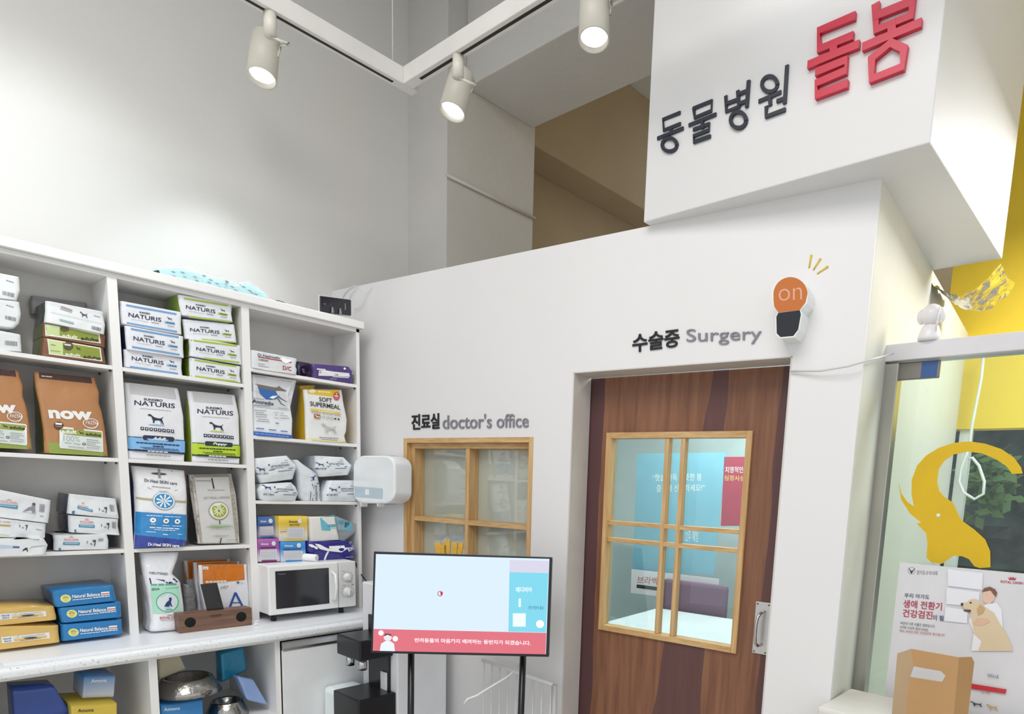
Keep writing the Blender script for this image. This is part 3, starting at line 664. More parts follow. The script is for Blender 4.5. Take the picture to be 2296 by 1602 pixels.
# ---- bay two, on the base board
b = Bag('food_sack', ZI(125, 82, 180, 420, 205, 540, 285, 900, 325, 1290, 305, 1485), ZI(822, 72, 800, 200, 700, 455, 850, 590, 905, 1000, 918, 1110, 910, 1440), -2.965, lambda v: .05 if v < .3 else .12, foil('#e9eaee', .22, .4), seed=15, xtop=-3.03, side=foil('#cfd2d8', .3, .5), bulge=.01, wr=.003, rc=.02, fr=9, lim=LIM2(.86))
p = b.pr
T(p, ZI, 'NEUTERED', (272, 455), (600, 478), (272, 412), ink('#5b5d66'), .02); p.poly(ZI(265, 525, 480, 555, 705, 530, 785, 600, 600, 630, 290, 635), ink('#1f2a66')); T(p, ZI, 'ADULT', (400, 622), (612, 626), (402, 572), WHT, .02)
D(p, ZI, (295, 648), (770, 632), 26, ink('#49a58a'), 5, 2); p.quad(ZI(290, 668, 795, 655, 828, 1108, 340, 1165), ink('#a8dcc2'), 8, 8); T(p, ZI, '2DIA', (305, 748), (445, 738), (305, 706), NAVY, .02); D(p, ZI, (540, 715), (790, 692), 8, ink('#5d8f7e'), 8, 4)
p.ell(one(ZI, 585, 952), 25.4, 22, ink('#28a07e'), 0, 36, .06); p.ell(one(ZI, 585, 952), 23.4, 20.4, ink('#d2dbdd'), 0, 36)
p.poly(ZI(525, 1030, 545, 985, 575, 945, 603, 925, 612, 900, 604, 880, 630, 868, 655, 872, 660, 905, 645, 955, 655, 995, 675, 1026, 645, 1030, 632, 1000, 612, 1010, 622, 1030, 590, 1032), ink('#23296e')); p.line(ZI(555, 1088, 668, 1080), 1.6, ink('#2f8f74'))
T(p, ZI, 'ROYAL CANIN', (450, 1258), (830, 1228), (450, 1214), ink('#b3202e'), .02); D(p, ZI, (460, 1278), (700, 1262), 9, GREY, 8, 3); D(p, ZI, (580, 1185), (680, 1178), 14, GREY, 3, 5)
b.done('white food sack with folded top, navy band and mint-green panel', 'pet food')
def orange(left, right, xf, label, seed, front=False):
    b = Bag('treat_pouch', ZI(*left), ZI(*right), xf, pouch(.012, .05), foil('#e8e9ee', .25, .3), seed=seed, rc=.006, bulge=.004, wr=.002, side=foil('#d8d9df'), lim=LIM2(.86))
    p = b.pr; L, R = V((left[0], left[1])), V((right[0], right[1]))
    p.quad(ZI(L.x, L.y, R.x, R.y, R.x+14, R.y+272, L.x+22, L.y+335), foil('#d3761b', .3, .3), 12, 6)
    if front:
        p.quad(ZI(1225, 322, 1322, 328, 1320, 378, 1222, 374), WHT, 1, 1); D(p, ZI, (1240, 352), (1305, 355), 12, GREY, 4)
        A = ink('#33509f'); p.line(ZI(1700, 1042, 1795, 785), 4.6, A); p.line(ZI(1795, 785, 1925, 1030), 5, A); p.line(ZI(1735, 966, 1885, 966), 2, A)
        D(p, ZI, (1265, 600), (1640, 582), 34, ink('#f1d9bd'), 7, 2); T(p, ZI, 'aVET', (1530, 718), (1670, 712), (1530, 668), ink('#8a7f5a'))
        p.ell(one(ZI, 1842, 608), 3.2, 2.6, ink('#5f6f66')); p.ell(one(ZI, 1910, 612), 2.4, 2.2, ink('#b9d2d2'))
    b.done(label, 'pet treats', 'orange-topped treat pouches')
orange((1152, 302, 1172, 640, 1225, 900, 1295, 1235), (2010, 285, 2025, 560, 2065, 900, 2080, 1150), -3.03, 'orange and white treat pouch with a big blue letter, foremost of three', 17, True)
orange((1058, 256, 1085, 580, 1140, 1000, 1150, 1205), (1888, 232, 1900, 500, 1960, 900, 1970, 1130), -3.1, 'orange and white treat pouch, middle one of three behind the phone', 18)
orange((888, 222, 940, 560, 1000, 900, 1020, 1170), (1715, 192, 1730, 500, 1800, 900, 1810, 1100), -3.16, 'orange and white treat pouch, rearmost of three, against the back panel', 19)
b = Bag('plastic_bag', ZI(895, 640, 905, 900, 915, 1180), ZI(1030, 660, 1110, 770, 1135, 1180), -3.07, .05, M('#8f8d8d', .25, coat=.4, bump=.5, bscale=40, var=.12, vscale=20), seed=21, wr=.004, rc=.015, lim=LIM2(.86))
b.done('crumpled grey see-through bag between the white sack and orange pouches', 'bag')

# ---- bay one, top shelf: white packs
WPK = foil('#e3e5e6', .26, .2)
for i, (L, R, bc, lab) in enumerate((((-150, 125, -150, 330, -150, 515), (298, 212, 313, 412, 262, 562), (35, 415, 215, 458, 208, 520, 35, 475), 'plain white pack with a barcode, topmost of the pile at the left edge'),
                                     ((-150, 530, -150, 740, -150, 935), (302, 585, 328, 768, 300, 905, 222, 975), (72, 785, 245, 820, 238, 880, 75, 838), 'plain white pack with a barcode, middle of the pile at the left edge'),
                                     ((-150, 985, -150, 1150, -150, 1305), (318, 1075, 325, 1190, 335, 1328), (70, 1160, 255, 1178, 258, 1250, 75, 1228), 'plain white pack with a barcode, lowest of the pile at the left edge'))):
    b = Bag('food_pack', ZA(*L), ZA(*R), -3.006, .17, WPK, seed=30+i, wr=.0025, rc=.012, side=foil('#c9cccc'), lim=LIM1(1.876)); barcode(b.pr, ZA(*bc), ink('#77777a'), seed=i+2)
    if i < 2: D(b.pr, ZA, (92, 258+i*372), (205, 292+i*372), 14, GREY, 4, 2)
    b.done(lab, 'pet food', 'white packs at the left edge')
b = Bag('food_pack', ZA(690, 562, 690, 715, 672, 882), ZA(1560, 732, 1592, 925, 1575, 1072), -3.003, .18, WPK, seed=34, wr=.0035, rc=.016, side=foil('#2c3a36'), lim=LIM1(1.876))
p = b.pr; p.quad(ZA(915, 640, 1085, 702, 1085, 722, 912, 660), ink('#b98f90'), 4, 1); p.quad(ZA(902, 665, 1078, 722, 1072, 745, 900, 692), ink('#9fb3b0'), 4, 1); p.quad(ZA(893, 836, 1103, 890, 1100, 922, 893, 866), ink('#9db1ad'), 4, 1)
dog(p, one(ZA, 1195, 725), one(ZA, 1310, 740), one(ZA, 1195, 815), ink('#46464c')); barcode(p, ZA(1372, 940, 1522, 975, 1518, 1030, 1370, 992), ink('#6f6f73'), seed=8); D(p, ZA, (1405, 785), (1500, 810), 12, GREY, 4, 2)
band(p, ZA, (690, 715), (1592, 922), 5, foil('#c3c7c9'))
b.done('crumpled white pack lying on two brown and green packs', 'pet food')
BRN, OLV, PALE = foil('#7d4f3a', .4), ink('#8a9636'), ink('#c9d79a')
for i, (L, R, lab, q) in enumerate((((652, 872, 640, 1100), (1592, 1085, 1582, 1265), 'brown pack with green label, squeezed under the white pack', 0), ((640, 1112, 622, 1388), (1560, 1275, 1602, 1508), 'brown pack with green label lying on the shelf, lowest of its pile', 1))):
    b = Bag('food_pack', ZA(*L), ZA(*R), -3.012, .17, BRN, seed=36+i, wr=.003, rc=.014, side=foil('#5c6b2a'), lim=LIM1(1.876, 9 if q else zed(ZA, 1120, 975, -3.0)-.001))
    p = b.pr
    if q == 0:
        p.quad(ZA(672, 885, 1488, 1062, 1512, 1205, 682, 1085), ink('#e6ead6'), 10, 3); p.quad(ZA(690, 905, 1475, 1075, 1492, 1188, 700, 1070), OLV, 10, 3); p.quad(ZA(690, 905, 890, 950, 892, 1098, 700, 1070), PALE, 3, 3)
        T(p, ZA, 'adult', (928, 1112), (1160, 1142), (932, 1058), ink('#e9eedb'), .028); T(p, ZA, 'adulte', (1212, 1152), (1472, 1182), (1215, 1098), ink('#26280f'), .028); p.ell(one(ZA, 965, 990), 10, 6, ink('#55512f'), .1)
    else:
        p.quad(ZA(703, 1135, 1502, 1270, 1532, 1475, 732, 1368), ink('#e6ead6'), 10, 3); p.quad(ZA(722, 1155, 1487, 1285, 1512, 1458, 748, 1350), OLV, 10, 3); p.quad(ZA(722, 1155, 938, 1192, 942, 1375, 748, 1350), PALE, 3, 3)
        T(p, ZA, 'adult', (972, 1382), (1200, 1410), (975, 1340), ink('#e9eedb'), .028); T(p, ZA, 'adulte', (1245, 1425), (1505, 1455), (1248, 1378), ink('#26280f'), .028)
        p.ell(one(ZA, 1020, 1245), 11, 10, ink('#4f4a2e'), .1); p.quad(ZA(960, 1208, 1058, 1222, 1056, 1248, 960, 1234), ink('#cfd3c0'), 1, 1); dog(p, one(ZA, 1128, 1250), one(ZA, 1198, 1262), one(ZA, 1128, 1305), ink('#26280f'))
        D(p, ZA, (755, 1222), (830, 1234), 12, OLV, 3, 1); D(p, ZA, (755, 1310), (905, 1330), 10, OLV, 6, 2)
    b.done(lab, 'pet food', 'brown packs with green labels')
b = Bag('plastic_bag', ZA(470, 490, 440, 600, 455, 760), ZA(1300, 600, 1310, 680, 1310, 800), -3.19, .02, M('#8b8a88', .2, coat=.5, bump=.3, var=.1), seed=40, wr=.004, lim=LIM1(1.876))
b.done('grey see-through bag lying at the back behind the crumpled white pack', 'bag')

# ---- bay one, second shelf: two brown bags
KRAFT, GRN, LINK = foil('#b17b4c', .45, .15), foil('#8b9d40', .45, .2), ink('#ecebe8')
def now_bag(dx, dy, label, seed):
    z = shift(ZL, dx, dy)
    b = Bag('food_bag', z(530, 95, 560, 330, 625, 650, 680, 1000, 702, 1370), z(1490, 190, 1512, 290, 1560, 420, 1555, 600, 1605, 730, 1652, 1000, 1692, 1420), -3.012, pouch(.02, .15), KRAFT, seed=seed, xtop=-3.05, side=foil('#4f5526', .5), bulge=.006, wr=.003, rc=.01, lim=LIM1(1.5405))
    p = b.pr; p.quad(z(530, 98, 1490, 192, 1508, 288, 540, 192), foil('#43211b', .4), 12, 2); D(p, z, (645, 165), (830, 182), 18, ink('#d7c7bf'), 2, 1)
    p.quad(z(695, 1190, 1672, 1240, 1690, 1420, 704, 1368), GRN, 12, 3)
    T(p, z, 'now', (768, 828), (1450, 862), (745, 690), LINK, .045)
    p.ell(one(z, 1410, 902), 18, 11, LINK, .08, 36, .12); p.ell(one(z, 1400, 915), 17, 10, LINK, .3, 36, .08); T(p, z, 'FRESH', (1335, 920), (1520, 928), (1335, 868), LINK, .0)
    p.ell(one(z, 913, 940), 11, 9, ink('#54331f'), .1); p.quad(z(862, 892, 962, 902, 958, 932, 862, 922), LINK, 2, 1); p.quad(z(858, 940, 965, 950, 955, 966, 864, 956), ink('#8d7f62'), 2, 1)
    p.poly(z(985, 958, 1580, 1022, 1600, 1040, 1608, 1340, 1595, 1355, 940, 1290, 925, 1275, 925, 1010, 955, 1000), LINK)
    p.quad(z(945, 985, 1585, 1045, 1586, 1135, 948, 1066), ink('#95a145'), 10, 2); p.quad(z(945, 1070, 1586, 1138, 1592, 1336, 943, 1270), ink('#d6ddd8'), 10, 3)
    T(p, z, 'adult', (958, 1062), (1185, 1070), (962, 1003), WHT, .028); T(p, z, 'adulte', (1330, 1092), (1572, 1116), (1332, 1045), ink('#2b2d12'), .028); dog(p, one(z, 1218, 1025), one(z, 1298, 1034), one(z, 1218, 1078), ink('#2b2d12'))
    T(p, z, '100%', (985, 1180), (1238, 1196), (985, 1092), ink('#a3adab'), -.012); p.ell(one(z, 1302, 1227), 4, 2.9, ink('#2c4a42'), .1); p.ell(one(z, 1302, 1227), 2.2, 1.4, ink('#cfd8d2'), .1)
    for i, (x0, y0, x1, y1) in enumerate(((1000, 1205, 1110, 1215), (1135, 1215, 1245, 1238), (1340, 1155, 1530, 1172), (1340, 1185, 1555, 1205), (1340, 1215, 1490, 1228), (1340, 1240, 1560, 1272), (1340, 1280, 1545, 1300), (1060, 1262, 1300, 1288))): D(p, z, (x0, y0), (x1, y1), 9, GREY, 7, i)
    b.done(label, 'pet food', 'brown bags on the second shelf')
now_bag(0, 0, 'brown paper-look bag with green foot, standing against the bay divider', 45)
now_bag(-1186, -105, 'brown paper-look bag with green foot, cut off by the left edge', 46)

# ---- bay one, third shelf: white veterinary packs
RED, TEAL = ink('#c25a57'), ink('#3f87ae')
def vet(z, L, R, xf, lab, seed, fn, dep=.18, side='#1f2b48', z1=9):
    b = Bag('food_pack', z(*L), z(*R), xf, dep, foil('#e2e4e6', .24, .25), seed=seed, wr=.0035, rc=.014, side=foil(side), lim=(-1, YD1[0]-.001, 1.1975, z1, XB+.001)); fn(b.pr); b.done(lab, 'pet food', 'white packs with red and blue print')
def rc_print(z, tx, bar, mk, bc, corner=None):
    def f(p):
        T(p, z, 'ROYAL CANIN', *tx, RED, .01); a, c, e = [V(t) for t in tx]; w = c-a
        p.poly([one(z, *(a+w*.33+V((0, -78)))), one(z, *(a+w*.4+V((0, -52)))), one(z, *(a+w*.5+V((0, -82)))), one(z, *(a+w*.6+V((0, -52)))), one(z, *(a+w*.68+V((0, -76)))), one(z, *(a+w*.63+V((0, -38)))), one(z, *(a+w*.38+V((0, -40))))], ink('#d9a3a0'))
        band(p, z, (a.x-10, a.y+10), (c.x+10, c.y+10), 5, RED); p.quad(z(*bar), TEAL, 6, 2); q = [V(t) for t in ((bar[0], bar[1]), (bar[2], bar[3]), (bar[4], bar[5]), (bar[6], bar[7]))]; s_ = lambda u, v: one(z, *((q[0]*(1-u)+q[1]*u)*(1-v)+(q[3]*(1-u)+q[2]*u)*v))
        p.quad([s_(.1, .25), s_(.92, .25), s_(.92, .6), s_(.1, .6)], ink('#a9cbdc'), 4, 1)
        x, y, w_, h = mk; M2 = ink('#3b3d42')
        p.line(z(x, y+h*.1, x+w_*.1, y+h*.3, x+w_*.02, y+h*.5), 1.3, M2); p.line(z(x+w_*.35, y+h*.62, x+w_*.5, y+h*.5, x+w_*.58, y+h*.7), 1.4, M2); p.poly(z(x+w_*.6, y, x+w_*.98, y-h*.08, x+w_*.95, y+h*.3, x+w_*.88, y+h*.8, x+w_*.8, y+h, x+w_*.78, y+h*.75, x+w_*.86, y+h*.3, x+w_*.7, y+h*.25), M2)
        barcode(p, z(*bc), ink('#77787c'), seed=int(x)); 
        if corner: p.poly(z(*corner), ink('#3d77a8'))
    return f
def f1(p):
    T(p, ZC, 'ROYAL CANIN', (15, 352), (296, 388), (15, 334), RED, .01); band(p, ZC, (0, 368), (325, 402), 6, RED); p.quad(ZC(0, 400, 320, 430, 310, 494, 0, 450), TEAL, 6, 2); p.quad(ZC(0, 412, 295, 440, 290, 465, 0, 430), ink('#9cc4d8'), 4, 1)
    p.poly(ZC(100, 318, 130, 330, 155, 305, 175, 330, 210, 318, 200, 340, 110, 335), ink('#d9a3a0'))
    p.poly(ZC(400, 540, 480, 480, 520, 455, 560, 450, 572, 400, 590, 378, 622, 385, 630, 420, 618, 450, 628, 520, 622, 572, 605, 572, 600, 520, 585, 540, 590, 568, 568, 566, 560, 510, 500, 520), ink('#8a8c92')); p.poly(ZC(565, 400, 590, 378, 622, 385, 628, 420, 600, 432), ink('#4c4f58'))
    p.line(ZC(395, 542, 640, 575), .6, GREY); barcode(p, ZC(700, 398, 795, 412, 782, 552, 688, 540), ink('#7b7c80'), 8, 4); D(p, ZC, (705, 612), (775, 622), 14, GREY, 3)
vet(ZC, (-140, 120, -140, 400, -140, 625), (915, 340, 903, 520, 872, 745), -2.975, 'white pack with a dog sketch, topmost of the pile at the left frame edge', 50, f1)
def f2(p):
    T(p, ZC, 'ROYAL CANIN', (-100, 715), (180, 738), (-100, 695), RED, .01); p.quad(ZC(-100, 755, 190, 775, 188, 802, -100, 790), ink('#c2a35e'), 4, 1); p.quad(ZC(-100, 925, 165, 955, 160, 970, -100, 945), ink('#d6c48f'), 4, 1)
    M2 = ink('#3b3d42'); p.line(ZC(342, 770, 362, 795, 345, 812), 1.3, M2); p.line(ZC(390, 830, 405, 812, 420, 835), 1.4, M2); p.poly(ZC(438, 778, 495, 772, 482, 820, 462, 870, 455, 868, 470, 800), M2); D(p, ZC, (640, 850), (745, 868), 12, GREY, 4)
vet(ZC, (-140, 640, -140, 800, -140, 985), (832, 758, 822, 900, 815, 1008), -2.97, 'white pack with a gold bar, middle of the pile at the left frame edge', 51, f2)
def f3(p):
    p.quad(ZC(-80, 1120, 345, 1152, 345, 1188, -80, 1182), ink('#b9cbe0'), 6, 1); p.quad(ZC(228, 1152, 345, 1156, 345, 1186, 228, 1180), ink('#46588c'), 2, 1); p.poly(ZC(400, 1248, 410, 1210, 450, 1182, 495, 1178, 485, 1205, 498, 1246, 480, 1248, 465, 1215, 430, 1225), ink('#26272c')); p.line(ZC(515, 1215, 560, 1165, 700, 1150, 825, 1140), 1.6, ink('#a9a4a4'), [.3, 1, 1, .3]); barcode(p, ZC(490, 985, 705, 1015, 690, 1052, 480, 1022), ink('#8b8b8f'), seed=9)
vet(ZC, (-140, 1015, -140, 1200, -140, 1415), (790, 1015, 865, 1135, 830, 1250, 815, 1358), -2.9, 'white pack with a pale blue bar jutting out over the shelf edge', 52, f3, .28, z1=zed(ZC, 340, 992, -2.97)-.001)
vet(ZC, (1238, 224, 1215, 400, 1195, 575), (2072, 312, 2100, 500, 2125, 665), -3.004, 'white pack with red and blue print, topmost of the stack beside the divider', 53,
    rc_print(ZC, ((1385, 425), (1560, 462), (1385, 412)), (1372, 438, 1642, 505, 1638, 545, 1375, 482), (1750, 462, 150, 110), (1935, 410, 2025, 418, 2028, 540, 1955, 532), (1275, 525, 1325, 520, 1312, 590, 1272, 588)))
vet(ZC, (1222, 605, 1225, 760, 1235, 905), (2118, 672, 2110, 790, 2145, 960), -3.004, 'white pack with red and blue print, middle of the stack beside the divider', 54,
    rc_print(ZC, ((1420, 728), (1655, 738), (1420, 700)), (1395, 765, 1676, 775, 1675, 826, 1395, 810), (1790, 745, 155, 115), (1985, 715, 2058, 722, 2058, 842, 1985, 832), (1310, 862, 1345, 848, 1352, 918, 1330, 918)))
vet(ZC, (935, 890, 965, 1060, 962, 1228), (1895, 892, 1938, 1050, 1935, 1208), -3.0, 'white pack with red and blue print on the shelf board, lowest beside the divider', 55,
    rc_print(ZC, ((1138, 1042), (1388, 1042), (1138, 1018)), (1120, 1080, 1412, 1085, 1410, 1132, 1115, 1126), (1535, 1045, 165, 115), (1740, 1010, 1832, 1008, 1828, 1062, 1738, 1070), (1038, 1182, 1078, 1180, 1080, 1226, 1035, 1226)), z1=zed(ZC, 1680, 935, -3.0)-.001)

# ---- bay one, on the base board: yellow and blue packs
YEL2, BLU2 = foil('#d6b163', .3, .25), foil('#1f78b4', .3, .25)
def blue_pack(L, R, dx, dy, lab, seed):
    b = Bag('food_pack', ZD(*L), ZD(*R), -2.965, .2, BLU2, seed=seed, wr=.0025, rc=.016, side=foil('#174b7c'), lim=(-1, YD1[0]-.001, .8605, 9, XB+.001)); z = shift(ZD, dx, dy); p = b.pr
    p.ell(one(z, 1165, 418), 11.8, 8.8, ink('#e9e38d')); D(p, z, (1120, 385), (1200, 380), 12, ink('#7f7a1e'), 3); D(p, z, (1105, 410), (1225, 402), 12, ink('#7f7a1e'), 4); D(p, z, (1115, 438), (1220, 430), 7, ink('#a9a24a'), 4); D(p, z, (1130, 460), (1205, 455), 7, ink('#a9a24a'), 3)
    T(p, z, 'Natural Balance', (1280, 412), (1772, 370), (1278, 350), WHT, .02); D(p, z, (1285, 442), (1640, 408), 16, ink('#cfe0ee'), 8, 2); D(p, z, (1655, 400), (1950, 372), 18, ink('#d9e6f1'), 6, 3)
    p.quad(z(1790, 302, 1935, 290, 1942, 350, 1790, 366), WHT, 3, 1); p.quad(z(1798, 325, 1938, 313, 1940, 336, 1798, 350), ink('#c9817c'), 3, 1)
    b.done(lab, 'pet food', 'blue packs on the base board')
blue_pack((930, 302, 985, 578), (2028, 185, 2050, 320, 2085, 455), 0, 0, 'blue pack with a yellow spot, slipped askew on top of its stack', 60)
blue_pack((1035, 592, 1050, 700, 1098, 855), (2158, 485, 2165, 620, 2172, 745), 108, 270, 'blue pack with a yellow spot, middle of its stack', 61)
blue_pack((1085, 892, 1088, 1040, 1095, 1180), (2180, 795, 2182, 920, 2195, 1045), 140, 603, 'blue pack with a yellow spot standing on the base board, lowest', 62)
for i, (L, R, q, lab) in enumerate((((-160, 592, -160, 760, -160, 912), (975, 560, 1018, 730, 1020, 795), (0, 688, 815, 640, 822, 732, 0, 795), 'yellow pack with a white label lying on another yellow pack'),
                                    ((-160, 925, -160, 1150, -160, 1350), (1058, 905, 1065, 1050, 1080, 1195), (22, 1105, 880, 1020, 886, 1125, 38, 1215), 'yellow pack with a white label lying on the base board'))):
    b = Bag('food_pack', ZD(*L), ZD(*R), -2.955 if i else -2.96, .2, YEL2, seed=64+i, wr=.003, rc=.018, side=foil('#b08a45'), lim=(-1, YD1[0]-.001, .8605, 9, XB+.001)); p = b.pr; qq = [V(t) for t in zip(q[::2], q[1::2])]
    s_ = lambda u, v: one(ZD, *((qq[0]*(1-u)+qq[1]*u)*(1-v)+(qq[3]*(1-u)+qq[2]*u)*v))
    p.quad(ZD(*q), ink('#e2e3e4'), 8, 2); p.quad([s_(.25, .5), s_(.94, .42), s_(.94, .86), s_(.25, .9)], ink('#d9b96a'), 6, 1)
    p.text('Natural', s_(.03, .5), s_(.2, .46), s_(.03, .18), ink('#5f6b8a'), .02); p.text('Balance', s_(.05, .86), s_(.2, .82), s_(.05, .6), ink('#5f6b8a'), .02); p.text('L.I.D.', s_(.25, .36), s_(.38, .33), s_(.25, .12), GREY)
    p.dashes(s_(.41, .3), s_(.9, .18), 1.2, GREY, 10, 3); p.ell(s_(.6, .58), 15, 1.7, ink('#3a2c2a'), -.09); p.dashes(s_(.38, .86), s_(.82, .76), 1, ink('#7b5f34'), 8, 3)
    b.done(lab, 'pet food', 'yellow packs on the base board')
# ================================================================== bay three
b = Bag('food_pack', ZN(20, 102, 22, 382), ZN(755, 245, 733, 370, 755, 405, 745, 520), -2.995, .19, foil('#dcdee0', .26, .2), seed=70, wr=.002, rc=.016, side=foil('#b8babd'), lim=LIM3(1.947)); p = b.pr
T(p, ZN, 'Dr.Healmedix', (122, 198), (470, 255), (125, 158), NAVY, .012); band(p, ZN, (128, 205), (650, 296), 15, ink('#b52b38')); T(p, ZN, 'CARDIAC', (135, 270), (292, 293), (138, 240), BLACK, .01); T(p, ZN, 'D/C', (515, 416), (647, 436), (515, 350), ink('#a82634'), .02)
D(p, ZN, (135, 322), (235, 332), 9, GREY, 4, 2); D(p, ZN, (135, 350), (300, 378), 9, GREY, 7, 3); p.poly(ZN(480, 235, 530, 222, 590, 250, 655, 262, 640, 285, 560, 320, 500, 285), foil('#fbfbfb', .15))
b.done('white pack with dark red lettering lying on the uppermost shelf of its bay', 'pet food')
PUR = foil('#4a3376', .3, .3)
b = Bag('food_pack', ZN(762, 282, 745, 400, 758, 545), ZN(960, 318, 962, 420, 962, 575), -3.1, .07, foil('#2d1f42', .3, .4), seed=72, wr=.005, rc=.012, lim=LIM3(1.947)); p = b.pr
p.poly(ZN(815, 400, 850, 392, 885, 440, 870, 478, 832, 462), M('#8a8395', .3)); b.done('dark purple crumpled pack standing behind the labelled purple one', 'pet food', 'purple packs')
b = Bag('food_pack', ZN(965, 318, 992, 430, 985, 560), ZN(1565, 368, 1625, 450, 1612, 636), -3.0, .09, PUR, seed=71, wr=.0035, rc=.016, side=foil('#2c1e44'), lim=LIM3(1.947)); p = b.pr
p.quad(ZN(1042, 393, 1180, 405, 1180, 425, 1042, 415), ink('#e0dfe6'), 3, 1); p.poly(ZN(1075, 428, 1180, 425, 1310, 445, 1545, 470, 1555, 525, 1400, 520, 1070, 508), ink('#e4e3ea')); p.quad(ZN(1290, 520, 1540, 532, 1540, 548, 1290, 530), ink('#d6d4df'), 3, 1)
T(p, ZN, 'TRIKALOR', (1170, 495), (1380, 512), (1172, 468), ink('#3a3550'), .01); D(p, ZN, (1085, 455), (1150, 458), 30, ink('#9a96a6'), 2); T(p, ZN, 'mono', (1255, 570), (1350, 575), (1256, 548), ink('#b9afd0')); p.ell(one(ZN, 1475, 398), 2.6, 2.4, WHT); p.ell(one(ZN, 1600, 468), 2.4, 1.6, ink('#cfc7df'), -.5)
b.done('purple pack with a crooked white label lying by the shelving end panel', 'pet food', 'purple packs')
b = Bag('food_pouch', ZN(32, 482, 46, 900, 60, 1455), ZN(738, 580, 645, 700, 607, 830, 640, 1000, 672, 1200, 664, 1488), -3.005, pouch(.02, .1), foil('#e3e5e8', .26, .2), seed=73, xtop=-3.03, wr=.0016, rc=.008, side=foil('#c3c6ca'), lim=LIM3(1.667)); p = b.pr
p.quad(ZN(32, 485, 735, 582, 628, 1050, 50, 990), foil('#cfd1d4', .3), 10, 8); D(p, ZN, (85, 515), (255, 535), 10, ink('#7d7fa8'), 7, 2); D(p, ZN, (455, 575), (640, 605), 11, ink('#c9b2b2'), 8, 3)
p.poly(ZN(42, 680, 140, 690, 300, 705, 400, 745, 440, 830, 405, 880, 330, 885, 250, 880, 180, 815, 130, 770, 45, 752), ink('#2c63a8')); p.poly(ZN(40, 625, 120, 640, 250, 665, 370, 688, 430, 690, 435, 660, 447, 690, 458, 662, 480, 695, 545, 730, 578, 748, 535, 755, 480, 745, 400, 745, 300, 735, 150, 700, 42, 690), ink('#6f675f'))
p.line(ZN(430, 820, 480, 865, 575, 918), 2.4, ink('#5b6168'), [1.6, 1, .4]); p.line(ZN(425, 850, 490, 950, 552, 978), 2.2, ink('#6c727a'), [1.6, 1, .5]); p.poly(ZN(300, 850, 350, 825, 440, 820, 360, 872), WHT); D(p, ZN, (45, 855), (225, 882), 8, GREY, 6, 4)
T(p, ZN, 'Anoredix', (40, 930), (372, 978), (42, 872), NAVY, .015); band(p, ZN, (50, 985), (628, 1050), 4, ink('#b8bcc2'))
for i, (x0, y0, x1) in enumerate(((55, 965, 320), (70, 1045, 255), (90, 1080, 215), (90, 1110, 270), (95, 1145, 265), (120, 1185, 300), (100, 1215, 310), (370, 1085, 440), (475, 1095, 520), (390, 1122, 420), (460, 1130, 590), (375, 1165, 450), (470, 1170, 610))): D(p, ZN, (x0, y0), (x1, y0+(x1-x0)*.07), 9, GREY if i % 3 else ink('#6a6d75'), 6, i)
for x0, y0, x1 in ((92, 1322, 216), (288, 1345, 402), (470, 1365, 578), (390, 1238, 445)): band(p, ZN, (x0, y0), (x1, y0+10), 14, ink('#3a62a8'))
p.quad(ZN(58, 1375, 668, 1440, 664, 1488, 60, 1440), ink('#2b5cb2'), 10, 2); D(p, ZN, (75, 1408), (600, 1462), 16, ink('#7ea0d8'), 9, 6); D(p, ZN, (435, 1012), (575, 1024), 10, GREY, 5, 3)
b.done('white pouch with a leaping dog in blue and a blue foot band', 'pet food')
b = Bag('food_pouch', ZN(845, 722, 868, 1000, 888, 1512), ZN(1447, 728, 1480, 950, 1528, 1200, 1520, 1380, 1492, 1450, 1522, 1562), -3.005, pouch(.05, .13), foil('#e3e3e0', .3, .2), seed=74, xtop=-3.03, wr=.0025, rc=.012, bulge=.005, side=foil('#d3ab22', .35), lim=LIM3(1.667)); p = b.pr
p.quad(ZN(846, 724, 1447, 730, 1462, 862, 855, 782), foil('#e0b91e', .35), 10, 2); p.ell(one(ZN, 975, 748), 8, 4, ink('#efe9cf')); D(p, ZN, (1065, 755), (1265, 770), 30, ink('#f1e8b4'), 5, 2)
p.ell(one(ZN, 1352, 830), 7.8, 9.8, ink('#b5303a')); p.ell(one(ZN, 1352, 830), 7, 9, ink('#d98a8c'), 0, 24, .1); D(p, ZN, (1318, 825), (1385, 830), 26, ink('#efd6d3'), 2); D(p, ZN, (1325, 860), (1380, 864), 8, ink('#efd6d3'), 3); p.ell(one(ZN, 1350, 793), 1.8, 1.8, ink('#efd6d3'))
T(p, ZN, 'SOFT', (1075, 908), (1277, 932), (1075, 840), BLACK, .012); T(p, ZN, 'SUPERMEAL', (935, 978), (1405, 1040), (932, 908), BLACK, .012); band(p, ZN, (945, 1020), (1405, 1080), 34, ink('#e2c24a')); D(p, ZN, (1060, 1060), (1320, 1090), 14, ink('#f3e6ad'), 8, 2)
for x0, x1 in ((955, 1100), (1120, 1290), (1310, 1415)): D(p, ZN, (x0, 1080+(x0-955)*.13), (x1, 1080+(x1-955)*.13), 9, GREY, 4, x0)
p.quad(ZN(992, 1105, 1090, 1118, 1090, 1184, 996, 1172), ink('#a8612e'), 1, 1); dog(p, one(ZN, 1003, 1120), one(ZN, 1082, 1128), one(ZN, 1003, 1175), ink('#f0e3d6'))
for i, (x, y) in enumerate(((1135, 1155), (1200, 1168), (1260, 1178))): p.ell(one(ZN, x, y), 3.3, 3, GREY, 0, 16, .25)
p.poly(ZN(1295, 1180, 1318, 1168, 1342, 1182, 1318, 1200), BLACK); p.poly(ZN(1352, 1200, 1372, 1165, 1392, 1202), BLACK)
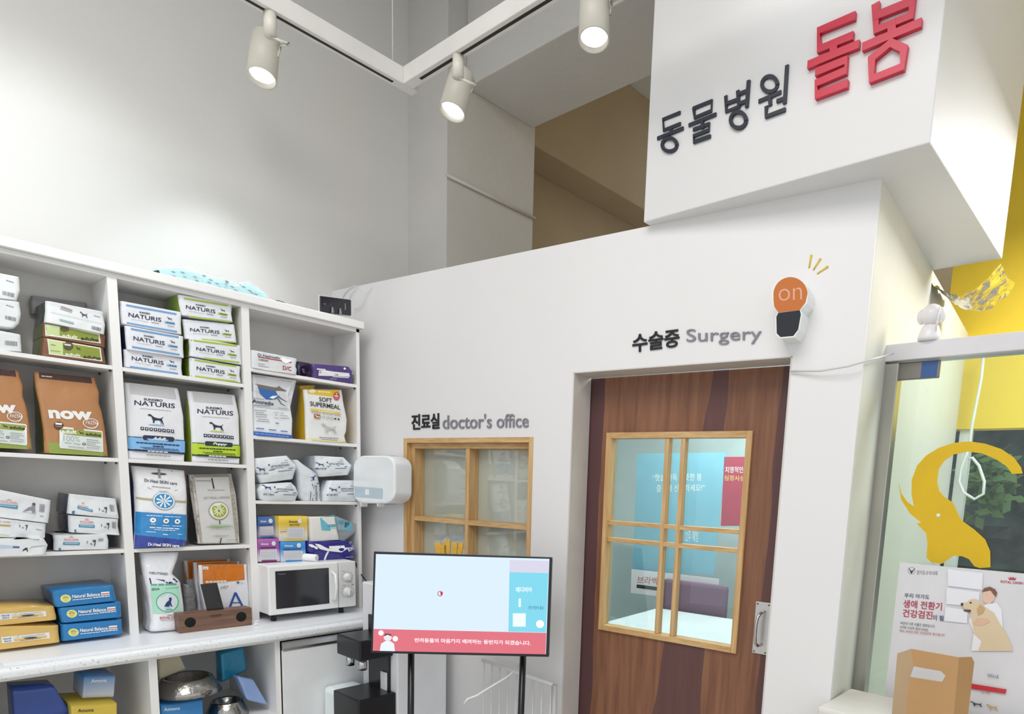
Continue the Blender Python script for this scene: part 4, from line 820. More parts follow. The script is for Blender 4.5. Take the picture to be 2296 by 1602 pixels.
dog(p, one(ZN, 1105, 1250), one(ZN, 1340, 1262), one(ZN, 1105, 1412), ink('#b9b9b8')); D(p, ZN, (1075, 1472), (1380, 1492), 12, ink('#77777a'), 7, 2); D(p, ZN, (1110, 1502), (1355, 1520), 10, GREY, 6, 3); p.quad(ZN(886, 1488, 1505, 1542, 1522, 1562, 888, 1512), foil('#e6d78f', .35), 8, 1)
b.done('white and yellow pouch with bold black lettering and a red badge', 'pet food')
b = Bag('pouch_flap', ZN(775, 665, 790, 800), ZN(1030, 655, 1035, 735), -3.08, .03, foil('#d9b02a', .35, .4), seed=75, wr=.004, parent=None); WL[b.o.name]; fl = b.o
fl.parent = bpy.data.objects['food_pouch.005'] if 'food_pouch.005' in bpy.data.objects else None
if fl.parent: fl.location = V(fl.location)-WL[fl.parent.name]

# white crumpled diet packs
SV = foil('#dfe4e8', .24, .35)
def vets(L, R, xf, lab, seed, tx, dg, dep=.15, rot=False, word=None, wr=.004):
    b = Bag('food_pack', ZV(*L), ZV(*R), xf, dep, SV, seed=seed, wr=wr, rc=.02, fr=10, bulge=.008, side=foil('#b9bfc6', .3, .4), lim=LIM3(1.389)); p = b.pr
    bl, br, tl = [V(t) for t in tx]; X = br-bl; Y = tl-bl; q = lambda x, y: one(ZV, *(bl+X*x+Y*y))
    p.text('VETSCRIPTION', q(0, 0), q(1, 0), q(0, 1), NAVY, .01); p.line([q(.02, -.55), q(.7, -.5)], 1, ink('#4b5670')); p.line([q(-.1, -1.15), q(1.2, -1.15)], 1.3, NAVY); p.dashes(q(.4, -2.2), q(1.15, -2.1), 1.4, ink('#55586a'), 6, 3)
    p.line([q(-.13, 1.5), q(-.03, 1.5)], 1.3, NAVY); p.line([q(-.08, 1.0), q(-.08, 2.0)], 1.3, NAVY); p.dashes(q(.55, 1.9), q(.95, 1.9), 1.2, GREY, 3, 5); p.dashes(q(.75, 3), q(.95, 3), 1.2, GREY, 2, 5)
    if dg: dog(p, q(*dg[0]), q(*dg[1]), q(*dg[2]), ink('#26386e'))
    if word: p.text(word, q(-.72, -2.9), q(-.15, -2.9), q(-.72, -1.9), NAVY, .01)
    b.done(lab, 'pet food', 'crumpled white packs with navy dogs')
vets((232, 672, 172, 790, 215, 965, 270, 1010), (850, 640, 930, 730, 985, 860, 920, 1045), -3.0, 'crumpled white pack with a navy dog on the shelf board under another pack', 80, ((505, 790), (848, 803), (505, 752)), ((-.77, 2.6), (-.3, 2.4), (-.77, 0)), word='A/C Ultra')
vets((105, 172, 118, 390, 235, 655), (765, 108, 955, 312, 935, 400, 880, 572), -3.0, 'crumpled white pack with a navy dog, on top beside the bay divider', 81, ((400, 350), (768, 312), (398, 310)), ((-.72, 1), (-.3, .8), (-.72, -1.4)), word='A/C Ultra')
vets((1560, 600, 1478, 850, 1478, 1012), (2165, 598, 2165, 1018), -3.005, 'crumpled white pack half hidden behind the dispenser on the wall', 82, ((1780, 790), (2150, 782), (1780, 752)), ((-.6, 1.4), (-.2, 1.3), (-.6, -.7)), word='O/C')
vets((1320, 112, 1322, 350, 1415, 530), (1890, 142, 2048, 310, 1975, 490), -3.0, 'crumpled white pack with a navy dog on top beside the dispenser', 83, ((1545, 290), (1855, 290), (1545, 258)), ((-.72, 1.6), (-.3, 1.3), (-.72, -.8)), word='S/O')
vets((860, 200, 945, 480, 990, 940, 1062, 1008), (960, 190, 1360, 465, 1420, 700, 1450, 1012), -3.03, 'crumpled white pack stood on end between the two piles', 84, ((1272, 690), (1296, 1000), (1318, 686)), ((-.62, .8), (-.3, .9), (-.62, -2.0)), wr=.006)
# cartons and a microwave
def carton(q, xf, dep, m, lab, seed, brand, base, lines=True, white=False):
    a = ZJ(*q); b = Bag('carton', [a[0], a[3]], [a[1], a[2]], xf, dep, m, seed=seed, wr=0, rc=.003, nv=4, lim=LIM3(.9)); p = b.pr; qq = [V(t) for t in ((q[0], q[1]), (q[2], q[3]), (q[4], q[5]), (q[6], q[7]))]
    s_ = lambda u, v: one(ZJ, *((qq[0]*(1-u)+qq[1]*u)*(1-v)+(qq[3]*(1-u)+qq[2]*u)*v)); X0 = .08 if not white else .28
    p.quad([s_(0, .93), s_(1, .93), s_(1, 1), s_(0, 1)], base, 4, 1); p.text('Amons', s_(X0+.05, .26), s_(X0+.4, .26), s_(X0+.05, .16), ink('#4a3b24') if white else WHT, .02)
    if white: p.text('애견기저귀', s_(X0+.08, .4), s_(X0+.42, .4), s_(X0+.08, .3), ink('#4a3b24'), .01)
    else: p.quad([s_(.08, .36), s_(.8, .36), s_(.8, .4), s_(.08, .4)], ink('#27407e') if seed != 91 else ink('#5c1b5e'), 4, 1)
    p.ell(s_(.72, .2), 4.6, 5, ink('#e8edf4')); p.line([s_(.7, .28), s_(.8, .12)], 1, ink('#b9c4d4'))
    p.quad([s_(X0, .46), s_(.86, .46), s_(.86, .86), s_(X0, .86)], ink('#d9d9df'), 4, 2)
    for k in range(5): p.dashes(s_(X0+.03, .52+k*.07), s_(.82, .52+k*.07), .8, ink('#a5a4ae'), 7, k)
    p.dashes(s_(.02, .62), s_(X0-.02, .6), 1.5, GREY, 2); b.done(lab, 'box', 'cartons on the microwave')
carton((112, 120, 350, 118, 362, 405, 112, 422), -3.03, .1, grad('#c9ccd8', '#4f74b4', .01, .06), 'blue and white carton on the magenta carton beside the divider', 90, '', ink('#1d6fb4'))
carton((114, 432, 408, 424, 424, 735, 116, 742), -3.0, .12, grad('#e6e4ee', '#a35aa2', .01, .06), 'magenta and white carton standing on the microwave', 91, '', ink('#93276f'))
carton((402, 116, 800, 112, 806, 450, 412, 458), -2.99, .12, grad('#e9e6dc', '#e0c144', .015, .075), 'yellow and white carton on the blue carton', 92, '', ink('#e3c534'), white=True)
carton((428, 462, 770, 456, 780, 738, 440, 745), -2.99, .12, grad('#dfe6f0', '#3f8fd2', .01, .06), 'blue and white carton on the microwave below the yellow one', 93, '', ink('#1e86c8'))
# pads, diaper pack, roll
b = Bag('pad_pack', ZJ(812, 128, 818, 300, 830, 468), ZJ(1190, 120, 1215, 300, 1250, 440), -3.0, .13, M('#ebe9e2', .7, bump=.1), seed=95, wr=.002, rc=.014, lim=LIM3(.9)); p = b.pr
p.poly(ZJ(968, 132, 1160, 92, 1195, 120, 1215, 300, 1110, 312, 992, 305), foil('#6fbfd2', .3)); D(p, ZJ, (1060, 250), (1190, 240), 50, ink('#57a9c0'), 4, 3); p.line(ZJ(1050, 285, 1190, 280), .8, ink('#4f9fb6')); b.done('white pad pack with a turquoise band, on the navy pack', 'pads')
b = Bag('plastic_bag', ZJ(1185, 108, 1205, 300, 1235, 440), ZJ(1425, 200, 1545, 235, 1500, 330, 1320, 470), -3.01, .06, M('#c9d2d8', .12, coat=.6, bump=.4, bscale=30, alpha=.45), seed=96, wr=.006, rc=.02, lim=LIM3(.9)); p = b.pr
p.poly(ZJ(1190, 112, 1300, 150, 1420, 205, 1422, 308, 1300, 302, 1208, 300), foil('#74bfd2', .3)); barcode(p, ZJ(1315, 190, 1385, 200, 1385, 270, 1315, 268), ink('#25343f'), 5, 5); D(p, ZJ, (1225, 190), (1295, 205), 60, ink('#5aaac0'), 3, 2); b.done('clear wrapper end with turquoise print beside the white pads', 'bag')
b = Bag('diaper_pack', ZJ(790, 462, 795, 600, 905, 735), ZJ(1420, 458, 1492, 590, 1462, 712), -2.985, .15, foil('#2f2a84', .3, .3), seed=97, wr=.005, rc=.03, fr=9, bulge=.01, lim=LIM3(.9)); p = b.pr
p.poly(ZJ(890, 490, 960, 500, 1040, 545, 1090, 560, 1300, 545, 1370, 545, 1255, 610, 1060, 590, 960, 565), WHT); p.poly(ZJ(1080, 525, 1300, 515, 1310, 550, 1090, 558), foil('#f7f7f7')); p.line(ZJ(1070, 595, 1045, 650, 1030, 715), 4, WHT); p.poly(ZJ(1370, 470, 1420, 462, 1450, 480, 1390, 500), WHT); p.ell(one(ZJ, 855, 520), 6, 3, WHT, .4); p.ell(one(ZJ, 905, 545), 5, 3, WHT, .6)
T(p, ZJ, 'EXC', (1352, 600), (1472, 560), (1340, 552), WHT, .04); D(p, ZJ, (1315, 678), (1440, 672), 14, ink('#b9b7dd'), 5, 2); b.done('navy and white plastic pack with large white letters, lying on the microwave', 'diapers')
rl = MB(); c0 = onX(one(ZJ, 925, 692), -2.945); ax = V((-.78, -.5, .03)).normalized(); r0 = .0172; PAP = M('#f4f4f4', .6)
rl.lathe([(.0078, .0), (r0-.001, -.0), (r0, .001), (r0, .1), (r0-.001, .101), (0, .101)], c0, ax, PAP); rl = rl.build('paper_roll'); tag(rl, 'small white paper roll lying end-on at the front of the microwave top', 'paper roll')
co = MB(); co.lathe([(.0079, -.0), (.0075, .002), (.0075, .06), (0, .06)], c0, ax, M('#4a2f33', .8)); co.build('core', rl)
# microwave
mw = empty('microwave', (-2.95, 1.52, .86)); tag(mw, 'white dial microwave standing in the shelving bay', 'microwave')
MWW = M('#efefef', .28, var=.005); XM = -2.892
pA, pB = onX(one(ZJ, 250, 838), XM), onX(one(ZJ, 1472, 728), XM); pC = onX(one(ZJ, 1480, 1362), XM); zb_, zt_ = pC.z+.004, pB.z; ya, yb = pA.y, pB.y-.004
def mp_(name, lo, hi, m=MWW, bev=.003, par=None): return MB().box(lo, hi, m, bev).build(name, par or mw)
mp_('body', (XB+.004, ya+.004, zb_), (XM-.022, yb-.002, zt_), bev=.006)
ysm = onX(one(ZJ, 1232, 1000), XM).y
dr = mp_('door', (XM-.022, ya, zb_), (XM, ysm-.001, zt_-.001), bev=.006); pn = mp_('control_panel', (XM-.022, ysm+.001, zb_), (XM, yb, zt_-.001), M('#e6e6e6', .3), .004)
g0, g1 = onX(one(ZJ, 350, 868), XM), onX(one(ZJ, 1100, 1318), XM)
mp_('door_window', (XM-.002, g0.y, g1.z), (XM+.0012, g1.y, g0.z-.002), M('#2e2f34', .12, coat=.6), .0008, dr)
p = Print(planar(lambda q: onX(q, XM+.0014), (1, 0, 0))); p.text('magic', one(ZJ, 388, 925), one(ZJ, 492, 922), one(ZJ, 388, 905), ink('#8d9098'), .02); p.build(dr, 'logo_print')
h0, h1 = onX(one(ZJ, 1150, 880), XM), onX(one(ZJ, 1150, 1275), XM)
MB().tube([(XM-.003, h0.y-.004, h0.z), (XM+.02, h0.y, h0.z-.012), (XM+.026, h0.y+.002, (h0.z+h1.z)/2), (XM+.02, h0.y, h1.z+.012), (XM-.003, h0.y-.004, h1.z)], [.006, .0075, .008, .0075, .006], MWW, 12).build('handle', dr)
p = Print(planar(lambda q: onX(q, XM+.0005), (1, 0, 0)))
for (x, y, r) in ((1348, 955, 60), (1352, 1152, 68)):
    c = onX(one(ZJ, x, y), XM); R_ = r/6.16*.0019*1.02
    kb = MB(); kb.lathe([(R_*1.02, -.001), (R_*1.0, .004), (R_*.8, .006), (R_*.78, .013), (R_*.72, .015), (0, .015)], c, (1, 0, 0), M('#e4e4e3', .3), 36)
    a = -.6 if r == 60 else .1; d = V((0, math.sin(a), math.cos(a))); kb.slab([c+V((.0152, 0, 0))+d*R_*.72+d.cross(V((1, 0, 0)))*.003, c+V((.0152, 0, 0))-d*R_*.72+d.cross(V((1, 0, 0)))*.003, c+V((.0152, 0, 0))-d*R_*.72-d.cross(V((1, 0, 0)))*.003, c+V((.0152, 0, 0))+d*R_*.72-d.cross(V((1, 0, 0)))*.003], (.005, 0, 0), M('#f1f1f0', .3), .001)
    kb.build('dial_knob', pn); p.ell(one(ZJ, x, y), r/6.16*1.22, r/6.16*1.22, ink('#a6a6a8'), 0, 40, .05)
    for k in range(9):
        t = math.pi*(.25+.19*k)+math.pi*.5; p.line([one(ZJ, x+math.cos(t)*r*1.3, y+math.sin(t)*r*1.3), one(ZJ, x+math.cos(t)*r*1.48, y+math.sin(t)*r*1.48)], .7, ink('#8d8d90'))
D(p, ZJ, (1265, 870), (1310, 866), 8, GREY, 3); D(p, ZJ, (1268, 1070), (1320, 1062), 8, GREY, 3); D(p, ZJ, (1398, 1056), (1434, 1052), 12, ink('#55555a'), 2); p.build(pn, 'scale_print')
for y_ in (ya+.04, yb-.05):
    for x_ in (XM-.05, XB+.04): MB().lathe([(.012, 0), (.012, .006), (.009, zb_-.8604)], (x_, y_, .8604), (0, 0, 1), M('#1c1c1e', .6), 16).build('foot', mw)
cb = MB().tube([onX(p_, -3.02) for p_ in ((798, 1263), (801, 1274), (806, 1284))]+[onX((816, 1297), -2.97), onX((826, 1310), -2.92), (-2.85, 1.83, 1.02), (-2.95, 1.86, .9)], .0032, M('#17171a', .4), 8).build('power_cord', mw)

# ================================================================== speaker dock and phone, clip
f0, f1 = onZ(one(ZI, 812, 1518), .8603), onZ(one(ZI, 2104, 1362), .8603); d_ = (f1-f0); d_.z = 0; L_ = d_.length; d_ = d_/L_; bk_ = V((-d_.y, d_.x, 0))
if bk_.x > 0: bk_ = -bk_
hgt = onplane(one(ZI, 800, 1185), f0, bk_).z-.8603
WAL = wood('walnut_block', '#5f4336', '#86655261'[:7], axis='Y', scale=8)
sd = MB(); sd.slab([f0, f1, f1+bk_*.065, f0+bk_*.065], (0, 0, hgt), WAL, .002); sd = sd.build('speaker_dock'); tag(sd, 'dark wooden block passive speaker with two round openings on the base board', 'speaker')
for x, y, rx in ((1002, 1318, 100), (1908, 1218, 92)):
    c = onplane(one(ZI, x, y), f0, bk_); r_ = (onplane(one(ZI, x+rx, y), f0, bk_)-c).length
    MB().lathe([(r_, 0), (r_*.97, -.0006), (0, -.0006)], c, bk_, M('#0b0807', .9), 36).build('sound_hole', sd)
p = Print(planar(lambda q: onplane(q, f0, bk_), -bk_)); D(p, ZI, (1345, 1205), (1560, 1180), 22, ink('#3a251d'), 8, 2); D(p, ZI, (1395, 1230), (1520, 1216), 10, ink('#4a3228'), 6, 3); p.build(sd, 'logo_print')
u0 = f0+bk_*.03; ph = [onplane(one(ZI, x, y), u0, bk_) for x, y in ((1190, 642), (1480, 616), (1602, 1085), (1308, 1122))]; ph[2].z = ph[3].z = .8603+hgt+.0006
tilt = V((0, 0, 0)); pb = MB().slab(ph, bk_*.008, M('#15151c', .15, coat=.6), .0012).build('smartphone'); tag(pb, 'black smartphone leaning in the slot of the wooden speaker block', 'phone')
c = onZ(one(ZI, 2175, 1365), .8603)
cl = MB(); cl.ball(c+V((0, 0, .004)), (.010, .011, .0042), M('#f2f2f2', .35)); cl.ball(c+V((-.004, .002, .011)), (.006, .009, .007), M('#f2f2f2', .35)); cl.tube([c+V((.001, -.007, .014)), c+V((.004, .001, .019)), c+V((.001, .008, .013))], .003, M('#f2f2f2', .35), 8); cl = cl.build('cable_clip'); tag(cl, 'small white plastic clip at the foot of the second bay divider', 'clip')

# ================================================================== on top of the shelving
ZS = Zm(340, 570, 7.653); zc_ = 2.2375
MINT = M('#a9d4d6', .45, coat=.4, bump=.35, bscale=16, var=.05)
b = Bag('pad_parcel', ZS(150, 352, 135, 385), ZS(1700, 440, 1985, 710, 1760, 735), -3.0, .16, MINT, seed=100, wr=.001, rc=.012) if False else None
ptop = ZS(140, 300, 250, 285, 420, 262, 660, 270, 800, 325, 950, 390, 1080, 425, 1300, 480, 1440, 545, 1600, 510, 1720, 525, 1830, 590, 1930, 660, 1985, 715)
tp = [onX(q, -3.005) for q in ptop]
def parcel(u, v):
    t = u*(len(tp)-1); i = min(int(t), len(tp)-2); w = t-i; P = tp[i]*(1-w)+tp[i+1]*w; hh = max(.004, P.z-zc_); a = math.pi*v
    return V((-3.005-.085*(1-math.cos(a)), P.y, zc_+.0006+(hh+.012*math.sin(a))*min(1, (math.sin(a)*2.2+.0))**.5 if v not in (0, 1) else zc_+.0006))+noise.noise_vector(V((P.y*16, v*3, 2)))*.004*math.sin(a)
pk = MB(); pk.grid(parcel, 60, 14, MINT); pk.grid(lambda u, v: V((-3.005-.17*v, tp[0].y+(tp[-1].y-tp[0].y)*u, zc_+.0004)), 4, 2, MINT)
pk = pk.build('pad_parcel'); tag(pk, 'mint parcel of patterned pads in clear wrap on top of the shelving', 'parcel')
p = Print(lambda q, off: onX(q, -2.998)); 
for i, (x, y, c) in enumerate(((370, 305, 0), (530, 315, 0), (245, 362, 1), (390, 382, 0), (565, 392, 1), (745, 392, 1), (775, 458, 0), (900, 372, 1), (1120, 508, 0), (1015, 440, 1), (1380, 562, 0), (1290, 470, 1), (1500, 515, 1), (1575, 560, 0), (1680, 628, 0), (1725, 665, 1), (1790, 690, 0), (1175, 578, 1), (1440, 620, 1), (985, 488, 0))):
    m = ink('#2f7f98') if c == 0 else ink('#8a7f9a'); p.line(ZS(x-36, y-14, x-8, y-4, x+20, y+8, x+38, y+12), 2.2, m, [.3, 1, 1, .2]); p.line(ZS(x, y-12, x+6, y+12), 1.4, m); p.k -= p.step*2
p.mb.v = [V((v.x, v.y, v.z)) for v in p.mb.v]
# lay the little animals onto the parcel's curved front
import mathutils
bv = mathutils.bvhtree.BVHTree.FromObject(pk, bpy.context.evaluated_depsgraph_get())
nv = []
for v in p.mb.v:
    d = (v-EYE).normalized(); h = bv.ray_cast(EYE-WL[pk.name], d); nv.append((h[0]+WL[pk.name]-d*.0015) if h[0] is not None else v)
p.mb.v = nv; p.build(pk, 'animal_print')
wr_ = MB()
def wrap(u, v):
    P = parcel(min(1, u*1.0), v); return P+V((.004, 0, .009*math.sin(math.pi*v)+noise.noise(V((u*22, v*5, 5)))*.008*math.sin(math.pi*v)))
wr_.grid(wrap, 70, 16, M('#eef3f4', .06, coat=.5, bump=.5, bscale=18, alpha=.16))
e0 = tp[-1]; wr_.grid(lambda u, v: V((-3.01-.12*v, e0.y-.06+.11*u, zc_+.001+(.045*(1-u*.6)*math.sin(math.pi*min(1, v+.15))+noise.noise(V((u*8, v*4, 1)))*.012))), 14, 8, M('#e6ebea', .08, coat=.5, bump=.4, bscale=20, alpha=.3))
wr_.build('clear_wrap', pk)
st = MB().tube([onX(q, -2.99) for q in ((616, 676.5), (620, 674.6), (627, 675.2), (636, 678.6), (648, 684.4))], .0016, M('#2c3136', .5), 8).build('strap'); st.location.z += .0; tag(st, 'short dark strap end curling over the shelving top', 'strap')
XPH = -3.03; ZQ = Zm(700, 640, 11.445)
ph = [onX(one(ZQ, x, y), XPH) for x, y in ((205, 262), (1005, 372), (1010, 780), (208, 672))]
phone = MB().slab(ph, (-.009, 0, 0), M('#1a1822', .2, coat=.5), .004).build('smartphone'); tag(phone, 'black phone in a stand on the crown of the shelving, showing its back', 'phone')
MB().slab([q+V((-.0092, 0, 0)) for q in (onX(one(ZQ, 195, 245), XPH), onX(one(ZQ, 1022, 358), XPH), onX(one(ZQ, 1025, 795), XPH), onX(one(ZQ, 195, 690), XPH))], (-.003, 0, 0), M('#e9e9ea', .4), .001).build('case', phone)
lens = MB(); c = onX(one(ZQ, 305, 480), XPH); lens.lathe([(.0062, .0002), (.006, .0014), (.0046, .0016), (0, .0012)], c, (1, 0, 0), M('#4b4b52', .2, .6), 24); lens.ball(c+V((.001, .0035, .0006)), .0016, M('#dfe3ea', .2)); lens.build('camera_lens', phone)
p = Print(planar(lambda q: onX(q, XPH+.0003), (1, 0, 0))); p.line(ZQ(845, 470, 850, 630), 1.9, ink('#8b8b93')); p.line(ZQ(475, 455, 480, 540), 1.2, ink('#55535f')); p.build(phone, 'back_print')
sn = MB(); G = M('#8b8b92', .4); D2 = M('#17171a', .4)
for x in (515, 715): sn.slab([onX(one(ZQ, a, b_), XPH+.0035) for a, b_ in ((x-22, 565+(x-515)*.16), (x+18, 562+(x-515)*.16), (x+38, 718+(x-515)*.16), (x-28, 714+(x-515)*.16))], (.003, 0, 0), G, .0006)
sn.slab([V((q.x, q.y, zc_+.0006)) for q in (onX(one(ZQ, 425, 740), XPH-.02), onX(one(ZQ, 790, 812), XPH-.02), onX(one(ZQ, 790, 812), XPH+.02), onX(one(ZQ, 425, 740), XPH+.02))], (0, 0, .006), D2, .001); sn = sn.build('phone_stand'); tag(sn, 'dark phone stand with two light prongs on the shelving crown', 'stand')
lowz = min(v.co.z for v in phone.data.vertices)+phone.location.z
phone.location.z += max(0, zc_+.0072-lowz) if False else 0
# white cables from the stand over the partition edge
for i, pts in enumerate((((768, 668), (775, 655), (785, 646), (797, 640)), ((783, 670), (790, 655), (796, 646), (800, 641)), ((793, 694), (801, 692), (812, 684), (817, 670), (822, 655), (833, 641)))):
    c = MB().tube([onP(q, .006+.004*i) for q in pts], .0022, M('#e3e7e8', .4), 8).build('cable'); tag(c, ['white cable rising behind the phone on the shelving', 'second white cable rising behind the phone, right of the first', 'thin white cable looping down from the partition top to the phone'][i], 'cable')
# ================================================================== lettering and signs
def strokes(name, letters, put, w, depth, n, m, label):
    root = empty(name, put(letters[0][0][0])); tag(root, label, 'sign')
    for L in letters:
        mb = MB()
        for si, st in enumerate(L):
            pts = [put(q) for q in st]; k = len(pts); nn = V(n).normalized(); A = []; B = []
            for i, P in enumerate(pts):
                t = (pts[min(i+1, k-1)]-pts[max(i-1, 0)]).normalized(); s_ = t.cross(nn)
                P = P-t*w*.3 if i == 0 else (P+t*w*.3 if i == k-1 else P); A.append(P+s_*w/2); B.append(P-s_*w/2)
            for i in range(k-1): mb.slab([A[i], A[i+1], B[i+1], B[i]], nn*(depth+.0005*si+.00012*i), m)
        mb.build('letter', root)
    return root
def circ(x, y, rx, ry, n=18): return [(x+rx*math.cos(2*math.pi*i/n), y+ry*math.sin(2*math.pi*i/n)) for i in range(n+1)]
ZX = Zm(1400, 0, 2.5625); z_ = lambda *c: ZX(*c); ring = lambda x, y, rx, ry: [one(ZX, *q) for q in circ(x, y, rx, ry)]
yb = lambda q: onY(q, BY0)
strokes('sign_lettering', [[z_(320, 652, 225, 690, 230, 752, 322, 716), z_(270, 742, 272, 765), z_(198, 798, 338, 742), ring(264, 836, 42, 38)],
    [z_(402, 626, 408, 680, 503, 640, 506, 584, 402, 626), z_(378, 722, 526, 662), z_(450, 695, 455, 738), z_(404, 748, 492, 716, 490, 752, 402, 786, 404, 820, 494, 788)],
    [z_(586, 560, 590, 645, 665, 615), z_(655, 530, 662, 612), z_(590, 600, 660, 575), z_(662, 545, 712, 526), z_(668, 600, 712, 582), z_(718, 474, 708, 615), ring(660, 695, 44, 46)],
    [ring(838, 488, 44, 44), z_(780, 585, 898, 535), z_(840, 562, 842, 605), z_(938, 386, 925, 594), z_(885, 585, 925, 570), z_(820, 622, 818, 676, 924, 636)]],
    yb, .0105, .006, (0, -1, 0), M('#2b2e3a', .4), 'dark grey lettering, four syllables on the white sign box')
strokes('sign_lettering', [[z_(1322, 108, 1125, 190, 1128, 295, 1310, 222), z_(1210, 265, 1212, 312), z_(1075, 382, 1345, 272), z_(1120, 425, 1285, 358, 1280, 420, 1112, 492, 1115, 560, 1280, 498)],
    [z_(1452, 48, 1455, 185, 1655, 105, 1662, -30), z_(1455, 105, 1655, 25), z_(1545, 150, 1545, 225), z_(1390, 280, 1700, 150), z_(1432, 350, 1540, 262, 1615, 295, 1605, 400, 1430, 468, 1432, 350)]],
    yb, .021, .014, (0, -1, 0), M('#c6213f', .35), 'large red lettering, two syllables on the white sign box')
def word(name, parts, put, dep, n, label):
    root = empty(name, put(parts[0][1])); tag(root, label, 'sign'); nn = V(n)*dep
    for t, bl, br, tl, m, bold in parts:
        vs, fs = glyphs(t, bold, 4); bl, br, tl = V(bl), V(br), V(tl); b_ = bmesh.new()
        bv_ = [b_.verts.new(put(bl+(br-bl)*x+(tl-bl)*y)) for x, y in vs]
        for f in fs:
            try: b_.faces.new([bv_[i] for i in f])
            except ValueError: pass
        r = bmesh.ops.extrude_face_region(b_, geom=list(b_.faces)); bmesh.ops.translate(b_, vec=nn, verts=[g for g in r['geom'] if isinstance(g, bmesh.types.BMVert)])
        bmesh.ops.recalc_face_normals(b_, faces=b_.faces); mb = MB(); mb.bm(b_, m); mb.build('lettering', root)
pf = lambda q: onP(q); BK, GY = M('#16171c', .4), M('#85838b', .45)
word('sign_lettering', [('수술중', (1419, 792), (1524, 778), (1419, 751), BK, .02), ('Surgery', (1540, 776), (1708, 771), (1540, 739), GY, 0)], pf, .005, -NP, 'black and grey lettering on the partition above the brown door')
word('sign_lettering', [('진료실', (924, 965), (986, 962), (924, 930), BK, .02), ("doctor's office", (994, 963), (1186, 959), (994, 931), GY, .005)], pf, .005, -NP, 'black and grey lettering on the partition above the oak window')
Z9 = Zm(1700, 560, 6.967); of = lambda q: onP(q, .075)
out = [(215, 720)]+[(495-283*math.cos(t), 700-285*math.sin(t)) for t in [.15+i*.19 for i in range(17)]]+[(760, 840), (660, 940), (688, 1000), (640, 1250), (560, 1370), (350, 1388), (275, 1330), (268, 1060), (305, 985), (235, 880)]
lamp_ = MB().slab([of(q) for q in [one(Z9, *q) for q in out]], NP*.075, M('#eceeec', .35)).build('wall_light'); tag(lamp_, 'bulb-shaped orange and black light box over the brown door', 'sign light')
p = Print(planar(of, -NP)); o2 = [(505-268*math.cos(t), 705-275*math.sin(t)) for t in [.1+i*.185 for i in range(17)]]
p.poly([one(Z9, *q) for q in [(240, 800)]+o2+[(740, 830), (650, 945), (315, 985), (250, 890)]], ink('#c2691a')); p.poly(Z9(315, 990, 650, 948, 668, 1010, 625, 1250, 550, 1350, 350, 1368, 290, 1310, 285, 1050), ink('#120d18', .15)); p.text('on', one(Z9, 320, 810), one(Z9, 685, 780), one(Z9, 320, 620), ink('#e0a58e'), -.01); p.build(lamp_)
for i, q in enumerate(((832, 88, 795, 290), (978, 140, 862, 322), (1095, 262, 922, 380))):
    a, c = pf(one(Z9, q[0], q[1])), pf(one(Z9, q[2], q[3])); tag(MB().tube([a, c], [.0042, .0028], M('#d8be4e', .5), 8).build('ray_mark'), ['left', 'middle', 'right'][i]+' of three yellow ray strips above the bulb-shaped light box', 'decoration', 'yellow ray strips')
# ================================================================== track lights
TW = M('#dedcd7', .45)
for nm, lo, hi, lb in (('a', (-2.45, -2.5, 3.0), (-2.405, 1.68, 3.06), 'white ceiling track running along the left wall'), ('b', (-2.405, 1.61, 3.0), (2, 1.655, 3.06), 'white ceiling track running across in front of the partition')):
    t = MB().box(lo, hi, TW, .003).build('light_track'); tag(t, lb, 'light track'); c_ = ((lo[0]+hi[0])/2, (lo[1]+hi[1])/2)
    MB().box((c_[0]-.006, lo[1]+.06, 2.999), (c_[0]+.006, hi[1]-.1, 3.0005), M('#2c2620', .8)).build('slot', t) if nm == 'a' else MB().box((lo[0]+.08, c_[1]-.006, 2.999), (hi[0]-.1, c_[1]+.006, 3.0005), M('#2c2620', .8)).build('slot', t)
    for y in ((1.58,) if nm == 'a' else (-1.72,)): MB().tube([(c_[0], y, 3.06), (c_[0], y, 4.2)] if nm == 'a' else [(y, c_[1], 3.06), (y, c_[1], 4.2)], .002, TW, 6).build('hanger_wire', t)
def spot(top, q0, q1, d, label, watt, tgt):
    """head from px q0 (rear) to px q1 (mouth) at depth d"""
    a, c = deep(q0, d), deep(q1, d-.02); r = .055; ax = (c-a).normalized(); L = (c-a).length; CR = M('#d9d5c9', .4)
    root = MB().lathe([(0, 0), (r*.8, 0), (r*.95, .015), (r, L), (r*.9, L), (r*.88, L-.02)], a, ax, CR, 32).build('spot_light'); tag(root, label, 'spotlight', None)
    MB().lathe([(0, L-.021), (r*.87, L-.02)], a, ax, M('#ffffff', emit=9), 32).build('lens', root); MB().tube([V(top), V(top)+V((0, 0, -.07))], .02, CR, 14).build('track_adapter', root)
    MB().tube([V(top)+V((0, 0, -.07)), V(top)+V((.0, 0, -.09))+_r0*.06, a+_r0*.06+ax*.04, a+_r0*.055+ax*.09], .005, CR, 8).build('bracket', root)
    lamp('spot_beam', 'SPOT', a+ax*(L+.01), a+ax*(L+.01)+ (V(tgt)-a), watt, (.92, .97, 1), .04, angle=75, blend=.8)
spot((-2.428, 1.12, 3.0), (597, 80), (587, 175), 2.63, 'cream cylinder spotlight on the left track, aimed down away from the viewer', 18, (-3.3, 1.2, 1.6))
spot((-2.1, 1.633, 3.0), (1038, 165), (1014, 252), 2.75, 'cream cylinder spotlight with glowing mouth on the cross track, near the corner', 14, (-2.9, .9, 1.4))
spot((-1.35, 1.633, 3.0), (1333, -20), (1332, 90), 2.35, 'cream spotlight with a glaring round lamp beside the sign box', 14, (-1.2, .4, 0))
